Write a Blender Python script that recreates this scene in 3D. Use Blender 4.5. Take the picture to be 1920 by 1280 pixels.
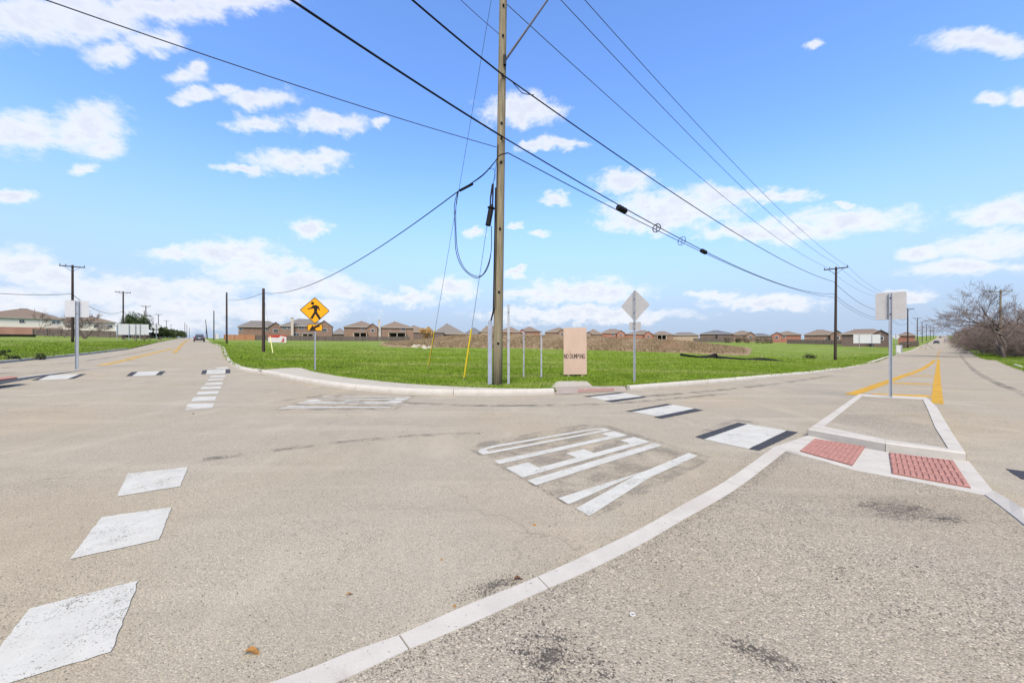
import bpy, math, random
import numpy as np
from mathutils import Vector
random.seed(7); rng = np.random.default_rng(7)
for o in list(bpy.data.objects): bpy.data.objects.remove(o)
sc = bpy.context.scene
R = math.radians
CAM_H, F = 1.6, 700.0        # eye height in metres; focal length in 1920-wide photo pixels

# ------------------------------------------------------------------ camera
cam = bpy.data.cameras.new('camera'); camo = bpy.data.objects.new('camera', cam); sc.collection.objects.link(camo)
cam.sensor_width = 36.0; cam.lens = 36.0 * F / 1920.0
cam.clip_start = 0.05; cam.clip_end = 12000
camo.location = (0, 0, CAM_H); camo.rotation_euler = (R(90), 0, 0)
sc.camera = camo

# ------------------------------------------------------------------ light
SUN_EL, SUN_AZ = 50.0, 186.0      # degrees; azimuth clockwise from +Y (behind the camera)
sun = bpy.data.lights.new('sun', 'SUN'); suno = bpy.data.objects.new('sun', sun); sc.collection.objects.link(suno)
sun.energy = 4.2; sun.angle = R(30); sun.color = (1.0, 0.90, 0.76)
sd = Vector((math.sin(R(SUN_AZ)) * math.cos(R(SUN_EL)), math.cos(R(SUN_AZ)) * math.cos(R(SUN_EL)), math.sin(R(SUN_EL))))
suno.rotation_euler = (-sd).to_track_quat('-Z', 'Y').to_euler()
sc.view_settings.view_transform = 'Standard'; sc.view_settings.look = 'None'
sc.view_settings.gamma = 1.0; sc.view_settings.use_curve_mapping = False
sc.view_settings.exposure = 1.0

# ------------------------------------------------------------------ sky with clouds
CLOUDS = [  # centre and radii of the cumulus lobes, as seen looking north from the corner (photo pixels -> azimuth/elevation)
 (60,30,115,48),(170,38,120,42),(300,15,140,30),(430,0,120,24),(210,100,50,26),(290,78,60,24),(130,10,100,40),
 (165,240,72,50),(60,247,70,38),(15,252,50,34),(195,278,40,24),(155,322,24,10),(25,365,46,15),
 (345,145,34,17),(375,131,18,13),(370,180,40,13),(480,184,68,18),(425,170,30,15),(480,230,50,17),(618,230,74,20),(712,231,20,11),
 (545,305,88,22),(600,298,50,15),(450,321,45,11),(583,432,35,19),
 (330,475,60,15),(430,474,88,23),(485,500,85,28),(40,498,75,36),(95,522,66,28),
 (560,532,90,28),(640,548,60,20),(240,545,120,30),(380,542,75,28),(40,565,130,28),(320,585,160,22),(520,580,150,22),
 (975,206,72,30),(1015,198,30,22),(1045,272,50,12),(1000,276,30,9),(890,437,25,11),(962,425,20,7),(1017,438,17,8),
 (1100,548,110,26),(1000,553,66,13),(850,542,45,22),(965,511,25,8),(760,560,60,18),
 (1172,340,54,23),(1045,370,30,12),(1260,392,118,38),(1340,370,60,24),(1440,366,92,14),(1210,416,85,20),(1600,415,125,23),(1480,432,130,20),(1390,440,80,14),(1585,385,20,7),
 (1840,80,98,20),(1800,72,40,16),(1520,82,17,8),(1862,186,34,13),(1912,188,22,16),(1860,404,72,23),(1905,398,50,28),(1730,472,42,15),(1830,470,90,22),(1810,502,105,15),(1900,455,60,20),
 (1340,553,45,9),(1440,568,100,14),(1700,552,60,11),(1090,590,200,14),(200,610,200,16)]
w = bpy.data.worlds.new('World'); sc.world = w; w.use_nodes = True
w.cycles.sampling_method = 'MANUAL'; w.cycles.sample_map_resolution = 256
sc.cycles.max_bounces = 4; sc.cycles.diffuse_bounces = 2; sc.cycles.transparent_max_bounces = 8
nt = w.node_tree; N = nt.nodes; L = nt.links; N.clear()
def nd(t, **k):
    n = N.new(t)
    for a, b in k.items(): setattr(n, a, b)
    return n
def mth(op, a, b=None, c=None, clamp=False):
    n = nd('ShaderNodeMath', operation=op, use_clamp=clamp)
    for i, v in enumerate((a, b, c)):
        if v is None: continue
        if isinstance(v, (int, float)): n.inputs[i].default_value = v
        else: L.new(v, n.inputs[i])
    return n.outputs[0]
def vmth(op, a, b):
    n = nd('ShaderNodeVectorMath', operation=op)
    for i, v in enumerate((a, b)):
        if v is None: continue
        if isinstance(v, tuple): n.inputs[i].default_value = v
        else: L.new(v, n.inputs[i])
    return n.outputs['Value'] if op == 'LENGTH' else n.outputs['Vector']
sky = nd('ShaderNodeTexSky', sky_type='NISHITA', sun_disc=False, sun_elevation=R(SUN_EL), sun_rotation=R(SUN_AZ),
         altitude=200, air_density=1.0, dust_density=0.6, ozone_density=1.5)
geo = nd('ShaderNodeTexCoord'); dirv = geo.outputs['Generated']
sep = nd('ShaderNodeSeparateXYZ'); L.new(dirv, sep.inputs[0])
az = mth('ARCTAN2', sep.outputs[0], sep.outputs[1]); el = mth('ARCSINE', sep.outputs[2])
def noise(scale, detail, rough, vec, dist=0.0):
    n = nd('ShaderNodeTexNoise'); n.inputs['Scale'].default_value = scale; n.inputs['Detail'].default_value = detail
    n.inputs['Roughness'].default_value = rough; n.inputs['Distortion'].default_value = dist; L.new(vec, n.inputs['Vector']); return n
stretch = vmth('MULTIPLY', dirv, (1, 1, 1.7))
n1 = noise(14, 9, 0.6, stretch); n2 = noise(30, 8, 0.68, stretch); n3 = noise(4.0, 8, 0.6, stretch)
# lobes are laid out on the northern sky by their bearing slopes east/north and up/north
north = mth('MAXIMUM', sep.outputs[1], 0.1)
ae = nd('ShaderNodeCombineXYZ'); L.new(mth('DIVIDE', sep.outputs[0], north), ae.inputs[0]); L.new(mth('DIVIDE', sep.outputs[2], north), ae.inputs[1])
warp = vmth('MULTIPLY', vmth('SUBTRACT', n1.outputs['Color'], (.5, .5, .5)), (0.10, 0.085, 0))
aew = vmth('ADD', ae.outputs[0], warp)
dmin = None
for (cx, cy, rx, ry) in CLOUDS:
    a0 = (cx - 960.0) / F; e0 = (640.0 - cy) / F; ra = rx / F; re = ry / F
    d = vmth('LENGTH', vmth('MULTIPLY', vmth('SUBTRACT', aew, (a0, e0, 0)), (1 / ra, 1 / re, 0)), None)
    dmin = d if dmin is None else mth('SMOOTH_MIN', dmin, d, 0.25)
dn = mth('ADD', dmin, mth('MULTIPLY', mth('SUBTRACT', n2.outputs['Fac'], 0.5), 1.75))
def mapr(v, a, b, c, d, smooth=True):
    n = nd('ShaderNodeMapRange', interpolation_type='SMOOTHSTEP' if smooth else 'LINEAR')
    L.new(v, n.inputs['Value'])
    for k, x in zip(('From Min', 'From Max', 'To Min', 'To Max'), (a, b, c, d)): n.inputs[k].default_value = x
    return n.outputs['Result']
m_lobes = mth('MULTIPLY', mapr(dn, 0.36, 1.38, 1.0, 0.0), mapr(sep.outputs[1], 0.1, 0.25, 0, 1))
# the same kind of scattered cumulus carries on round the rest of the sky
m_rest = mth('MULTIPLY', mapr(n3.outputs['Fac'], 0.55, 0.66, 0, 1), mapr(mth('ABSOLUTE', az), R(56), R(70), 0, 1))
m_rest = mth('MULTIPLY', m_rest, mapr(el, 0.0, 0.1, 0.3, 1))
mask = mth('MAXIMUM', m_lobes, m_rest)
dens = mapr(dn, 0.1, 1.0, 1.0, 0.0)
ccol = nd('ShaderNodeMix', data_type='RGBA'); L.new(mth('MULTIPLY', mapr(n2.outputs['Fac'], .35, .65, 1, .35), dens), ccol.inputs['Factor'])
ccol.inputs['A'].default_value = (5.2, 5.2, 5.3, 1); ccol.inputs['B'].default_value = (3.9, 4.15, 4.75, 1)
# thin milky air low over the horizon
air = nd('ShaderNodeMix', data_type='RGBA'); L.new(mapr(el, 0.0, 0.46, 1.0, 0.0), air.inputs['Factor'])
hs = nd('ShaderNodeHueSaturation'); hs.inputs['Saturation'].default_value = 1.0; hs.inputs['Value'].default_value = 1.0
tint = nd('ShaderNodeMix', data_type='RGBA', blend_type='MULTIPLY'); tint.inputs['Factor'].default_value = 1.0; tint.inputs['B'].default_value = (1.08, 1.37, 1.82, 1)
L.new(sky.outputs[0], hs.inputs['Color']); L.new(hs.outputs[0], tint.inputs['A']); L.new(tint.outputs['Result'], air.inputs['A']); air.inputs['B'].default_value = (2.5, 3.12, 4.1, 1)
mx = nd('ShaderNodeMix', data_type='RGBA'); L.new(mth('MULTIPLY', mask, mapr(n2.outputs['Fac'], .3, .6, .97, .86)), mx.inputs['Factor'])
L.new(air.outputs['Result'], mx.inputs['A']); L.new(ccol.outputs['Result'], mx.inputs['B'])
bg = nd('ShaderNodeBackground'); bg.inputs['Strength'].default_value = 0.1; L.new(mx.outputs['Result'], bg.inputs['Color'])
wo = nd('ShaderNodeOutputWorld'); L.new(bg.outputs[0], wo.inputs['Surface'])

# ------------------------------------------------------------------ helpers
COL = sc.collection
def tag(o, label=None, cat=None, group=None, kind=None):
    if label: o['label'] = label
    if cat: o['category'] = cat
    if group: o['group'] = group
    if kind: o['kind'] = kind
    return o
def empty(name, loc=(0, 0, 0), rz=0.0, label=None, cat=None, group=None):
    o = bpy.data.objects.new(name, None); COL.objects.link(o); o.location = loc; o.rotation_euler = (0, 0, rz)
    return tag(o, label, cat, group)
class MB:
    def __init__(s): s.v = []; s.f = []
    def add(s, vs, fs):
        b = len(s.v); s.v += [tuple(v) for v in vs]; s.f += [tuple(i + b for i in f) for f in fs]; return s
    def box(s, c, d, rz=0.0, taper=1.0):
        hx, hy, hz = d[0] / 2, d[1] / 2, d[2] / 2; ca, sa = math.cos(rz), math.sin(rz); vs = []
        for z, t in ((-hz, 1.0), (hz, taper)):
            for x, y in ((-hx, -hy), (hx, -hy), (hx, hy), (-hx, hy)):
                x *= t; y *= t; vs.append((c[0] + x * ca - y * sa, c[1] + x * sa + y * ca, c[2] + z))
        return s.add(vs, [(3, 2, 1, 0), (4, 5, 6, 7), (0, 1, 5, 4), (1, 2, 6, 5), (2, 3, 7, 6), (3, 0, 4, 7)])
    def tube(s, pts, rad, n=6, cap=True):
        pts = [Vector(p) for p in pts]; k = len(pts)
        if isinstance(rad, (int, float)): rad = [rad] * k
        vs = []; fs = []; prev = None
        for i, p in enumerate(pts):
            t = (pts[min(i + 1, k - 1)] - pts[max(i - 1, 0)])
            t = t.normalized() if t.length > 1e-9 else Vector((0, 0, 1))
            if prev is None:
                u = t.cross(Vector((0, 0, 1)))
                if u.length < 1e-3: u = t.cross(Vector((0, 1, 0)))
            else:
                u = prev - t * prev.dot(t)
                if u.length < 1e-6: u = t.cross(Vector((.3, .5, .8)))
            u.normalize(); prev = u; v = t.cross(u)
            for j in range(n):
                a = 2 * math.pi * j / n; vs.append(p + (u * math.cos(a) + v * math.sin(a)) * rad[i])
        for i in range(k - 1):
            for j in range(n):
                a, b = i * n + j, i * n + (j + 1) % n; fs.append((a, b, b + n, a + n))
        if cap: fs += [tuple(range(n))[::-1], tuple(range((k - 1) * n, k * n))]
        return s.add(vs, fs)
    def prism(s, poly, z0, z1):            # poly: list of (x, y); z0 / z1 numbers
        n = len(poly); vs = [(x, y, z0) for x, y in poly] + [(x, y, z1) for x, y in poly]
        fs = [tuple(range(n))[::-1], tuple(range(n, 2 * n))] + [(i, (i + 1) % n, n + (i + 1) % n, n + i) for i in range(n)]
        return s.add(vs, fs)
    def plate(s, poly, y0, y1):            # poly: list of (x, z) standing upright; front at y0 (towards the viewer), back at y1
        n = len(poly); vs = [(x, y0, z) for x, z in poly] + [(x, y1, z) for x, z in poly]
        fs = [tuple(range(n)), tuple(range(n, 2 * n))[::-1]] + [((i + 1) % n, i, n + i, n + (i + 1) % n) for i in range(n)]
        return s.add(vs, fs)
    def mesh(s, name):
        m = bpy.data.meshes.new(name); m.from_pydata(s.v, [], s.f); m.update(); return m
    def build(s, name, mat, parent=None, smooth=False, **k):
        return link(name, s.mesh(name), mat, parent, smooth, **k)
def link(name, m, mat, parent=None, smooth=False, label=None, cat=None, group=None, kind=None):
    if mat is not None and not m.materials: m.materials.append(mat)
    if smooth: m.shade_smooth()
    o = bpy.data.objects.new(name, m); COL.objects.link(o)
    if parent is not None: o.parent = parent
    return tag(o, label, cat, group, kind)
def fastmesh(name, verts, faces):          # numpy (n,3), (m,k)
    m = bpy.data.meshes.new(name); k = faces.shape[1]
    m.vertices.add(len(verts)); m.vertices.foreach_set('co', verts.astype(np.float32).ravel())
    m.loops.add(faces.size); m.loops.foreach_set('vertex_index', faces.astype(np.int32).ravel())
    m.polygons.add(len(faces)); m.polygons.foreach_set('loop_start', np.arange(0, faces.size, k, dtype=np.int32))
    m.update(calc_edges=True); m.validate(); return m

# ------------------------------------------------------------------ terrain
TH = [-180, -80, -53, -40.5, -25, 0, 25, 40, 49, 60, 80, 180]
RR = [0, 12, 20, 40, 66, 83, 110, 150, 200, 300, 500, 1000, 4600]
HT = np.array([
 [0,0,0,0,0,0,0,0,0,0,0,0,0],
 [0,0,.1,.5,1.0,1.3,1.9,2.8,3.6,4.5,5,6,6],
 [0,0,.1,.5,1.0,1.4,2.0,2.9,3.6,4.5,5,6,6],
 [0,0,.1,.4,.9,1.25,1.6,2.0,2.6,3.6,4.8,4.0,2],
 [0,0,.08,.25,.6,.8,1.15,1.6,2.0,2.8,4,5,5],
 [0,0,.05,.15,.4,.6,1.0,1.6,2.0,2.6,3.5,5,5],
 [0,0,-.05,-.2,-.3,-.2,.2,.8,1.3,2.0,3,5,5],
 [0,0,-.1,-.55,-1.04,-1.0,-.8,-.3,.4,1.5,3,6,8],
 [0,0,-.1,-.5,-.85,-.9,-.9,-.6,-.1,.9,3.4,12,14],
 [0,0,-.1,-.4,-.6,-.7,-.7,-.5,0,1,3,10,12],
 [0,0,-.1,-.4,-.6,-.7,-.7,-.5,0,1,3,9,10],
 [0,0,0,0,0,0,0,0,0,0,0,0,0]])
def H(x, y):
    th = math.degrees(math.atan2(x, y)); r = min(math.hypot(x, y), 4599)
    i = max(0, min(len(TH) - 2, int(np.searchsorted(TH, th, side='right')) - 1)); j = max(0, min(len(RR) - 2, int(np.searchsorted(RR, r, side='right')) - 1))
    a = (th - TH[i]) / (TH[i + 1] - TH[i]); b = (r - RR[j]) / (RR[j + 1] - RR[j])
    return float((HT[i, j] * (1 - a) + HT[i + 1, j] * a) * (1 - b) + (HT[i, j + 1] * (1 - a) + HT[i + 1, j + 1] * a) * b)
def G(px, py, dz=0.0):                     # where the sight line through a photo pixel meets the ground (dz above it)
    th = math.atan2(px - 960, F); c = math.cos(th); s = math.sin(th)
    f = lambda r: 640 + (CAM_H - H(r * s, r * c) - dz) * F / (r * c) - py
    a = 0.6; b = a
    while b < 900 and f(b) > 0: a = b; b *= 1.04
    for _ in range(40):
        m = (a + b) / 2
        if f(m) > 0: a = m
        else: b = m
    return Vector((a * s, a * c, H(a * s, a * c) + dz))
def Gz(px, py, z):                         # sight line against a level plane
    D = (CAM_H - z) * F / (py - 640); return Vector(((px - 960) / F * D, D, z))
def W(px, py, D): return Vector(((px - 960) / F * D, D, CAM_H + (640 - py) / F * D))
def pxof(p): return 960 + F * p[0] / p[1]
dL = Vector((math.sin(R(-40.5)), math.cos(R(-40.5)), 0)); nL = Vector((dL.y, -dL.x, 0))
dR = Vector((math.sin(R(49.1)), math.cos(R(49.1)), 0)); nR = Vector((dR.y, -dR.x, 0))
def LR(s, p): v = dL * s + nL * p; return Vector((v.x, v.y, H(v.x, v.y)))
def RRd(s, p): v = dR * s + nR * p; return Vector((v.x, v.y, H(v.x, v.y)))
def smooth_line(pts, step):
    pts = [Vector(p) for p in pts]; out = []
    for i in range(len(pts) - 1):
        p0, p1, p2, p3 = pts[max(i - 1, 0)], pts[i], pts[i + 1], pts[min(i + 2, len(pts) - 1)]
        n = max(1, min(60, int((p2 - p1).length / step)))
        for k in range(n):
            t = k / n
            out.append(0.5 * ((2 * p1) + (p2 - p0) * t + (2 * p0 - 5 * p1 + 4 * p2 - p3) * t * t + (3 * p1 - p0 - 3 * p2 + p3) * t ** 3))
    out.append(pts[-1]); return out

# ------------------------------------------------------------------ materials
def material(name, base, rough=0.85, bump=0.0, scale=8.0, var=0.15, detail=6, metallic=0.0, col2=None, spec=0.12, stretch=None, emit=None):
    """plain procedural material: two tones of the same colour broken up by noise, and fine relief"""
    base = tuple(c * .7 for c in base); col2 = col2 and tuple(c * .7 for c in col2)
    m = bpy.data.materials.new(name); m.use_nodes = True; t = m.node_tree; b = t.nodes['Principled BSDF']
    b.inputs['Roughness'].default_value = rough; b.inputs['Metallic'].default_value = metallic; b.inputs['Specular IOR Level'].default_value = spec
    tc = t.nodes.new('ShaderNodeTexCoord'); mp = t.nodes.new('ShaderNodeMapping'); t.links.new(tc.outputs['Object'], mp.inputs[0])
    if stretch: mp.inputs['Scale'].default_value = stretch
    n = t.nodes.new('ShaderNodeTexNoise'); n.inputs['Scale'].default_value = scale; n.inputs['Detail'].default_value = detail; n.inputs['Roughness'].default_value = .65
    t.links.new(mp.outputs[0], n.inputs['Vector'])
    r = t.nodes.new('ShaderNodeValToRGB'); r.color_ramp.elements[0].position = .32; r.color_ramp.elements[1].position = .68
    c2 = col2 or tuple(min(1, c * (1 + var)) for c in base); c1 = base if col2 else tuple(c * (1 - var) for c in base)
    r.color_ramp.elements[0].color = (*c1, 1); r.color_ramp.elements[1].color = (*c2, 1)
    t.links.new(n.outputs['Fac'], r.inputs[0]); t.links.new(r.outputs[0], b.inputs['Base Color'])
    if bump:
        bp = t.nodes.new('ShaderNodeBump'); bp.inputs['Strength'].default_value = bump; bp.inputs['Distance'].default_value = .02
        t.links.new(n.outputs['Fac'], bp.inputs['Height']); t.links.new(bp.outputs[0], b.inputs['Normal'])
    return m
class NT:                                   # tiny node-building helper for the richer surfaces
    def __init__(s, name):
        s.m = bpy.data.materials.new(name); s.m.use_nodes = True; s.t = s.m.node_tree; s.b = s.t.nodes['Principled BSDF']
        s.out = s.t.nodes['Material Output']; s.pos = s.t.nodes.new('ShaderNodeNewGeometry').outputs['Position']
    def n(s, t, **k):
        x = s.t.nodes.new(t)
        for a, b in k.items(): setattr(x, a, b)
        return x
    def l(s, a, b): s.t.links.new(a, b)
    def noise(s, scale, detail=5, rough=.6, vec=None, st=None):
        v = vec or s.pos
        if st: mp = s.n('ShaderNodeMapping'); mp.inputs['Scale'].default_value = st[:3]; mp.inputs['Rotation'].default_value = (0, 0, st[3] if len(st) > 3 else 0); s.l(v, mp.inputs[0]); v = mp.outputs[0]
        x = s.n('ShaderNodeTexNoise'); x.inputs['Scale'].default_value = scale; x.inputs['Detail'].default_value = detail; x.inputs['Roughness'].default_value = rough; s.l(v, x.inputs['Vector']); return x.outputs['Fac']
    def voro(s, scale, out='Color'):
        x = s.n('ShaderNodeTexVoronoi'); x.inputs['Scale'].default_value = scale; s.l(s.pos, x.inputs['Vector']); return x.outputs[out]
    def ramp(s, f, stops):
        x = s.n('ShaderNodeValToRGB'); e = x.color_ramp.elements
        while len(e) < len(stops): e.new(.5)
        for el_, (p, c) in zip(e, stops): el_.position = p; el_.color = (*c, 1) if len(c) == 3 else c
        s.l(f, x.inputs[0]); return x.outputs[0]
    def mix(s, f, a, b, mode='MIX'):
        x = s.n('ShaderNodeMix', data_type='RGBA', blend_type=mode)
        for k, v in (('Factor', f), ('A', a), ('B', b)):
            if isinstance(v, (int, float)): x.inputs[k].default_value = v
            elif isinstance(v, tuple): x.inputs[k].default_value = (*v, 1)
            else: s.l(v, x.inputs[k])
        return x.outputs['Result']
    def rng(s, f, a, b, c=0.0, d=1.0):
        x = s.n('ShaderNodeMapRange', interpolation_type='SMOOTHSTEP'); s.l(f, x.inputs['Value'])
        for k, v in zip(('From Min', 'From Max', 'To Min', 'To Max'), (a, b, c, d)): x.inputs[k].default_value = v
        return x.outputs['Result']
    def mul(s, a, b, op='MULTIPLY'):
        x = s.n('ShaderNodeMath', operation=op)
        for i, v in enumerate((a, b)):
            if isinstance(v, (int, float)): x.inputs[i].default_value = v
            else: s.l(v, x.inputs[i])
        return x.outputs[0]
    def done(s, col, rough=.9, bump=None, strength=.3, dist=.01, spec=.04):
        s.l(col, s.b.inputs['Base Color']); s.b.inputs['Roughness'].default_value = rough; s.b.inputs['Specular IOR Level'].default_value = spec
        if bump is not None:
            x = s.n('ShaderNodeBump'); x.inputs['Strength'].default_value = strength; x.inputs['Distance'].default_value = dist
            s.l(bump, x.inputs['Height']); s.l(x.outputs[0], s.b.inputs['Normal'])
        return s.m
def spots(t, pts):                          # soft round masks at ground places, for spilled gravel and stains with a shape of their own
    acc = None
    for (x, y, rx, ry, a) in pts:
        mp = t.n('ShaderNodeMapping', vector_type='TEXTURE'); mp.inputs['Location'].default_value = (x, y, 0); mp.inputs['Rotation'].default_value = (0, 0, a); mp.inputs['Scale'].default_value = (rx, ry, 1000)
        t.l(t.pos, mp.inputs[0]); ln = t.n('ShaderNodeVectorMath', operation='LENGTH'); t.l(mp.outputs[0], ln.inputs[0])
        v = t.rng(ln.outputs['Value'], .2, 1.0, 1, 0); acc = v if acc is None else t.mul(acc, v, 'MAXIMUM')
    return acc
def chipseal(name, tone, coarse, stains, con, crack=0.0, grit=0.0):
    t = NT(name)
    cell = t.n('ShaderNodeSeparateColor'); t.l(t.voro(coarse), cell.inputs[0]); rnd, rnd2 = cell.outputs[0], cell.outputs[1]
    edge = t.voro(coarse, 'Distance')
    k = lambda f: tuple(c * f for c in tone); q = lambda f: k(1 + (f - 1) * con)
    stone = t.ramp(rnd, [(0, q(.25)), (.09, q(.58)), (.3, q(.94)), (.75, q(1.12)), (.92, q(1.42)), (1, q(2.0))])
    tint = t.ramp(rnd2, [(0, (1.06, .98, .9)), (.5, (1, 1, 1)), (1, (.95, 1.0, 1.06))]); stone = t.mix(.8, stone, tint, 'MULTIPLY')
    fine = t.noise(coarse * 2.2, 3, .7); stone = t.mix(.30, stone, t.ramp(fine, [(.3, q(.55)), (.7, q(1.4))]), 'MIX')
    gap = t.rng(edge, .45, .75); stone = t.mix(t.mul(gap, .30 * con), stone, k(.45))
    big = t.noise(.55, 6, .65); stone = t.mix(t.rng(big, .38, .68, 0, .42), stone, k(.80), 'MIX')
    wheel = t.noise(.35, 6, .7, st=(1, 4.5, 1, R(-38))); stone = t.mix(t.rng(wheel, .5, .70, 0, .36), stone, k(.76))
    along = t.noise(.22, 6, .7, st=(.5, 5.5, 1, R(8))); stone = t.mix(t.rng(along, .5, .70, 0, .40), stone, k(1.22))
    pale = t.noise(.9, 4, .6, st=(1.4, .5, 1, R(25))); stone = t.mix(t.rng(pale, .5, .75, 0, .40), stone, k(1.25))
    warm = t.noise(.23, 3, .5); stone = t.mix(t.rng(warm, .4, .65, 0, .6), stone, t.mix(1.0, stone, (1.05, .985, .89), 'MULTIPLY'))
    pink = t.noise(.31, 3, .5, st=(1.3, .8, 1, 1.0)); stone = t.mix(t.rng(pink, .45, .7, 0, .6), stone, t.mix(1.0, stone, (1.015, .995, 1.02), 'MULTIPLY'))
    if crack:
        wv = t.n('ShaderNodeVectorMath', operation='ADD'); nz = t.n('ShaderNodeTexNoise'); nz.inputs['Scale'].default_value = 1.3; nz.inputs['Detail'].default_value = 6; t.l(t.pos, nz.inputs['Vector'])
        sc_ = t.n('ShaderNodeVectorMath', operation='SCALE'); sc_.inputs['Scale'].default_value = 1.1; t.l(nz.outputs['Color'], sc_.inputs[0]); t.l(t.pos, wv.inputs[0]); t.l(sc_.outputs[0], wv.inputs[1])
        cv = t.n('ShaderNodeTexVoronoi', feature='DISTANCE_TO_EDGE'); cv.inputs['Scale'].default_value = .2; t.l(wv.outputs[0], cv.inputs['Vector'])
        ln = t.rng(cv.outputs['Distance'], .0008, .0032, 1, 0); br = t.rng(t.noise(.5, 5, .7), .47, .58); stone = t.mix(t.mul(t.mul(ln, br), crack), stone, k(.25))
        tar = t.rng(t.noise(1.7, 7, .75, st=(.35, 3.2, 1, R(12))), .66, .73); stone = t.mix(t.mul(tar, .35), stone, k(.55))
    if stains:
        sp = spots(t, stains); br = t.rng(t.noise(6, 8, .8, st=(1, 2.2, 1, R(35))), .42, .66); m = t.rng(t.mul(t.mul(t.mul(sp, br), 1.25), t.mul(rnd2, .95), 'SUBTRACT'), .0, .08); stone = t.mix(t.mul(m, .8), stone, t.ramp(rnd, [(0, (.012, .011, .01)), (1, (.06, .055, .05))]))
    if grit:
        gm = t.rng(t.noise(.8, 5, .7), .42, .75, .02, grit); m = t.rng(t.mul(gm, rnd2, 'SUBTRACT'), 0, .04); stone = t.mix(t.mul(m, .75), stone, (.045, .04, .036))
    speck = t.rng(t.noise(coarse * .35, 2, .5), .715, .745); stone = t.mix(t.mul(speck, .6), stone, (.05, .045, .04))
    return t.done(stone, .92, t.mul(edge, -1.0), .5 * con, 1.0 / coarse)
STAIN_I = [Gz(1690, 950, .12), Gz(1775, 968, .12), Gz(1040, 1235, .12), Gz(985, 1215, .12), Gz(1450, 1235, .12), Gz(1640, 940, .12)]
M_road = chipseal('asphalt', (.250, .2235, .172), 130, [(Gz(930, 1100, 0).x, Gz(930, 1100, 0).y, .28, .10, .55)], .72, .3, .10)
M_island = chipseal('chip_seal', (.243, .215, .166), 105,
    [(STAIN_I[0].x, STAIN_I[0].y, .55, .24, .45), (STAIN_I[1].x, STAIN_I[1].y, .34, .14, .3), (STAIN_I[2].x, STAIN_I[2].y, .22, .30, .1), (STAIN_I[3].x, STAIN_I[3].y, .16, .12, 0),
     (STAIN_I[4].x, STAIN_I[4].y, .09, .34, .9), (STAIN_I[5].x, STAIN_I[5].y, .3, .14, .2), (STAIN_I[2].x + .16, STAIN_I[2].y - .02, .16, .2, 0)], 1.0, 0.0, .22)
def concrete(name, tone):
    tone = tuple(x * y for x, y in zip(tone, (.66, .655, .63))); t = NT(name); k = lambda f: tuple(c * f for c in tone)
    c = t.ramp(t.noise(3.5, 8, .7), [(.3, k(.86)), (.7, k(1.08))])
    c = t.mix(t.rng(t.noise(2.2, 7, .75, st=(1, 1, .25)), .55, .72, 0, .5), c, (tone[0] * .6, tone[1] * .56, tone[2] * .5)); c = t.mix(t.rng(t.noise(.9, 5, .6), .5, .75, 0, .45), c, (tone[0] * .78, tone[1] * .74, tone[2] * .66))
    c = t.mix(t.mul(t.rng(t.noise(38, 2, .5), .68, .73), .6), c, k(.35))
    c = t.mix(t.rng(t.noise(160, 2, .6), .3, .7, 0, .35), c, k(.82))
    return t.done(c, .9, t.noise(120, 3, .6), .25, .004)
M_kerb = concrete('kerb_concrete', (.52, .49, .445)); M_walk = concrete('sidewalk_concrete', (.46, .425, .36))
def paint(name, tone, wear):
    tone = tuple(x * y for x, y in zip(tone, (.545, .535, .50))); t = NT(name); k = lambda f: tuple(c * f for c in tone)
    c = t.ramp(t.noise(6, 7, .65), [(.3, k(.88)), (.7, k(1.05))]); c = t.mix(t.mul(t.rng(t.noise(45, 2, .5), .68, .72), .5), c, k(.4)); c = t.mix(t.rng(t.noise(2.6, 6, .7), .5, .75, 0, .5), c, tuple(x * y for x, y in zip(tone, (.86, .80, .70))))
    t.l(c, t.b.inputs['Base Color']); t.b.inputs['Roughness'].default_value = .8; t.b.inputs['Specular IOR Level'].default_value = .05
    tr = t.n('ShaderNodeBsdfTransparent'); ms = t.n('ShaderNodeMixShader')
    a = t.mul(t.noise(90, 4, .7), t.rng(t.noise(2.3, 6, .7), .25, .75, .75, 1.25)); t.l(t.rng(a, wear, wear + .1), ms.inputs[0])
    t.l(tr.outputs[0], ms.inputs[1]); t.l(t.b.outputs[0], ms.inputs[2]); t.l(ms.outputs[0], t.out.inputs['Surface']); return t.m
M_white = paint('white_paint', (.635, .635, .605), .312); M_oldwhite = paint('worn_white_paint', (.55, .55, .53), .40)
M_black = paint('black_contrast_paint', (.075, .08, .095), .33); M_yellow = paint('yellow_paint', (.68, .40, .06), .34); M_oldyellow = paint('faded_yellow_paint', (.68, .46, .17), .39)
M_tyre = paint('tyre_rubber_mark', (.2, .185, .17), .52); M_ghost = paint('scrubbed_paint', (.37, .335, .29), .52)
def grassmat(name, a, b, c, dry):
    a, b, c, dry = [tuple(v * .66 for v in q) for q in (a, b, c, dry)]; t = NT(name)
    col = t.ramp(t.noise(1.1, 6, .65), [(.3, a), (.5, b), (.72, c)])
    col = t.mix(t.rng(t.noise(.16, 6, .65, st=(.6, 1.9, 1)), .46, .70, 0, .8), col, dry); col = t.mix(t.rng(t.noise(.6, 6, .7, st=(.7, 1.5, 1)), .58, .72, 0, .6), col, tuple(v * .62 for v in a)); col = t.mix(t.rng(t.noise(2.1, 4, .6), .68, .76, 0, .6), col, (.20, .16, .085))
    col = t.mix(t.rng(t.noise(14, 4, .7), .35, .7, 0, .5), col, a)
    return t.done(col, .95, t.noise(22, 5, .7), .8, .05, .1)
M_grass = grassmat('grass_ground', (.11, .17, .018), (.17, .24, .03), (.24, .30, .055), (.37, .375, .14))
M_blade = grassmat('grass_blades', (.13, .22, .018), (.20, .30, .03), (.275, .36, .06), (.40, .405, .15))
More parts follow.
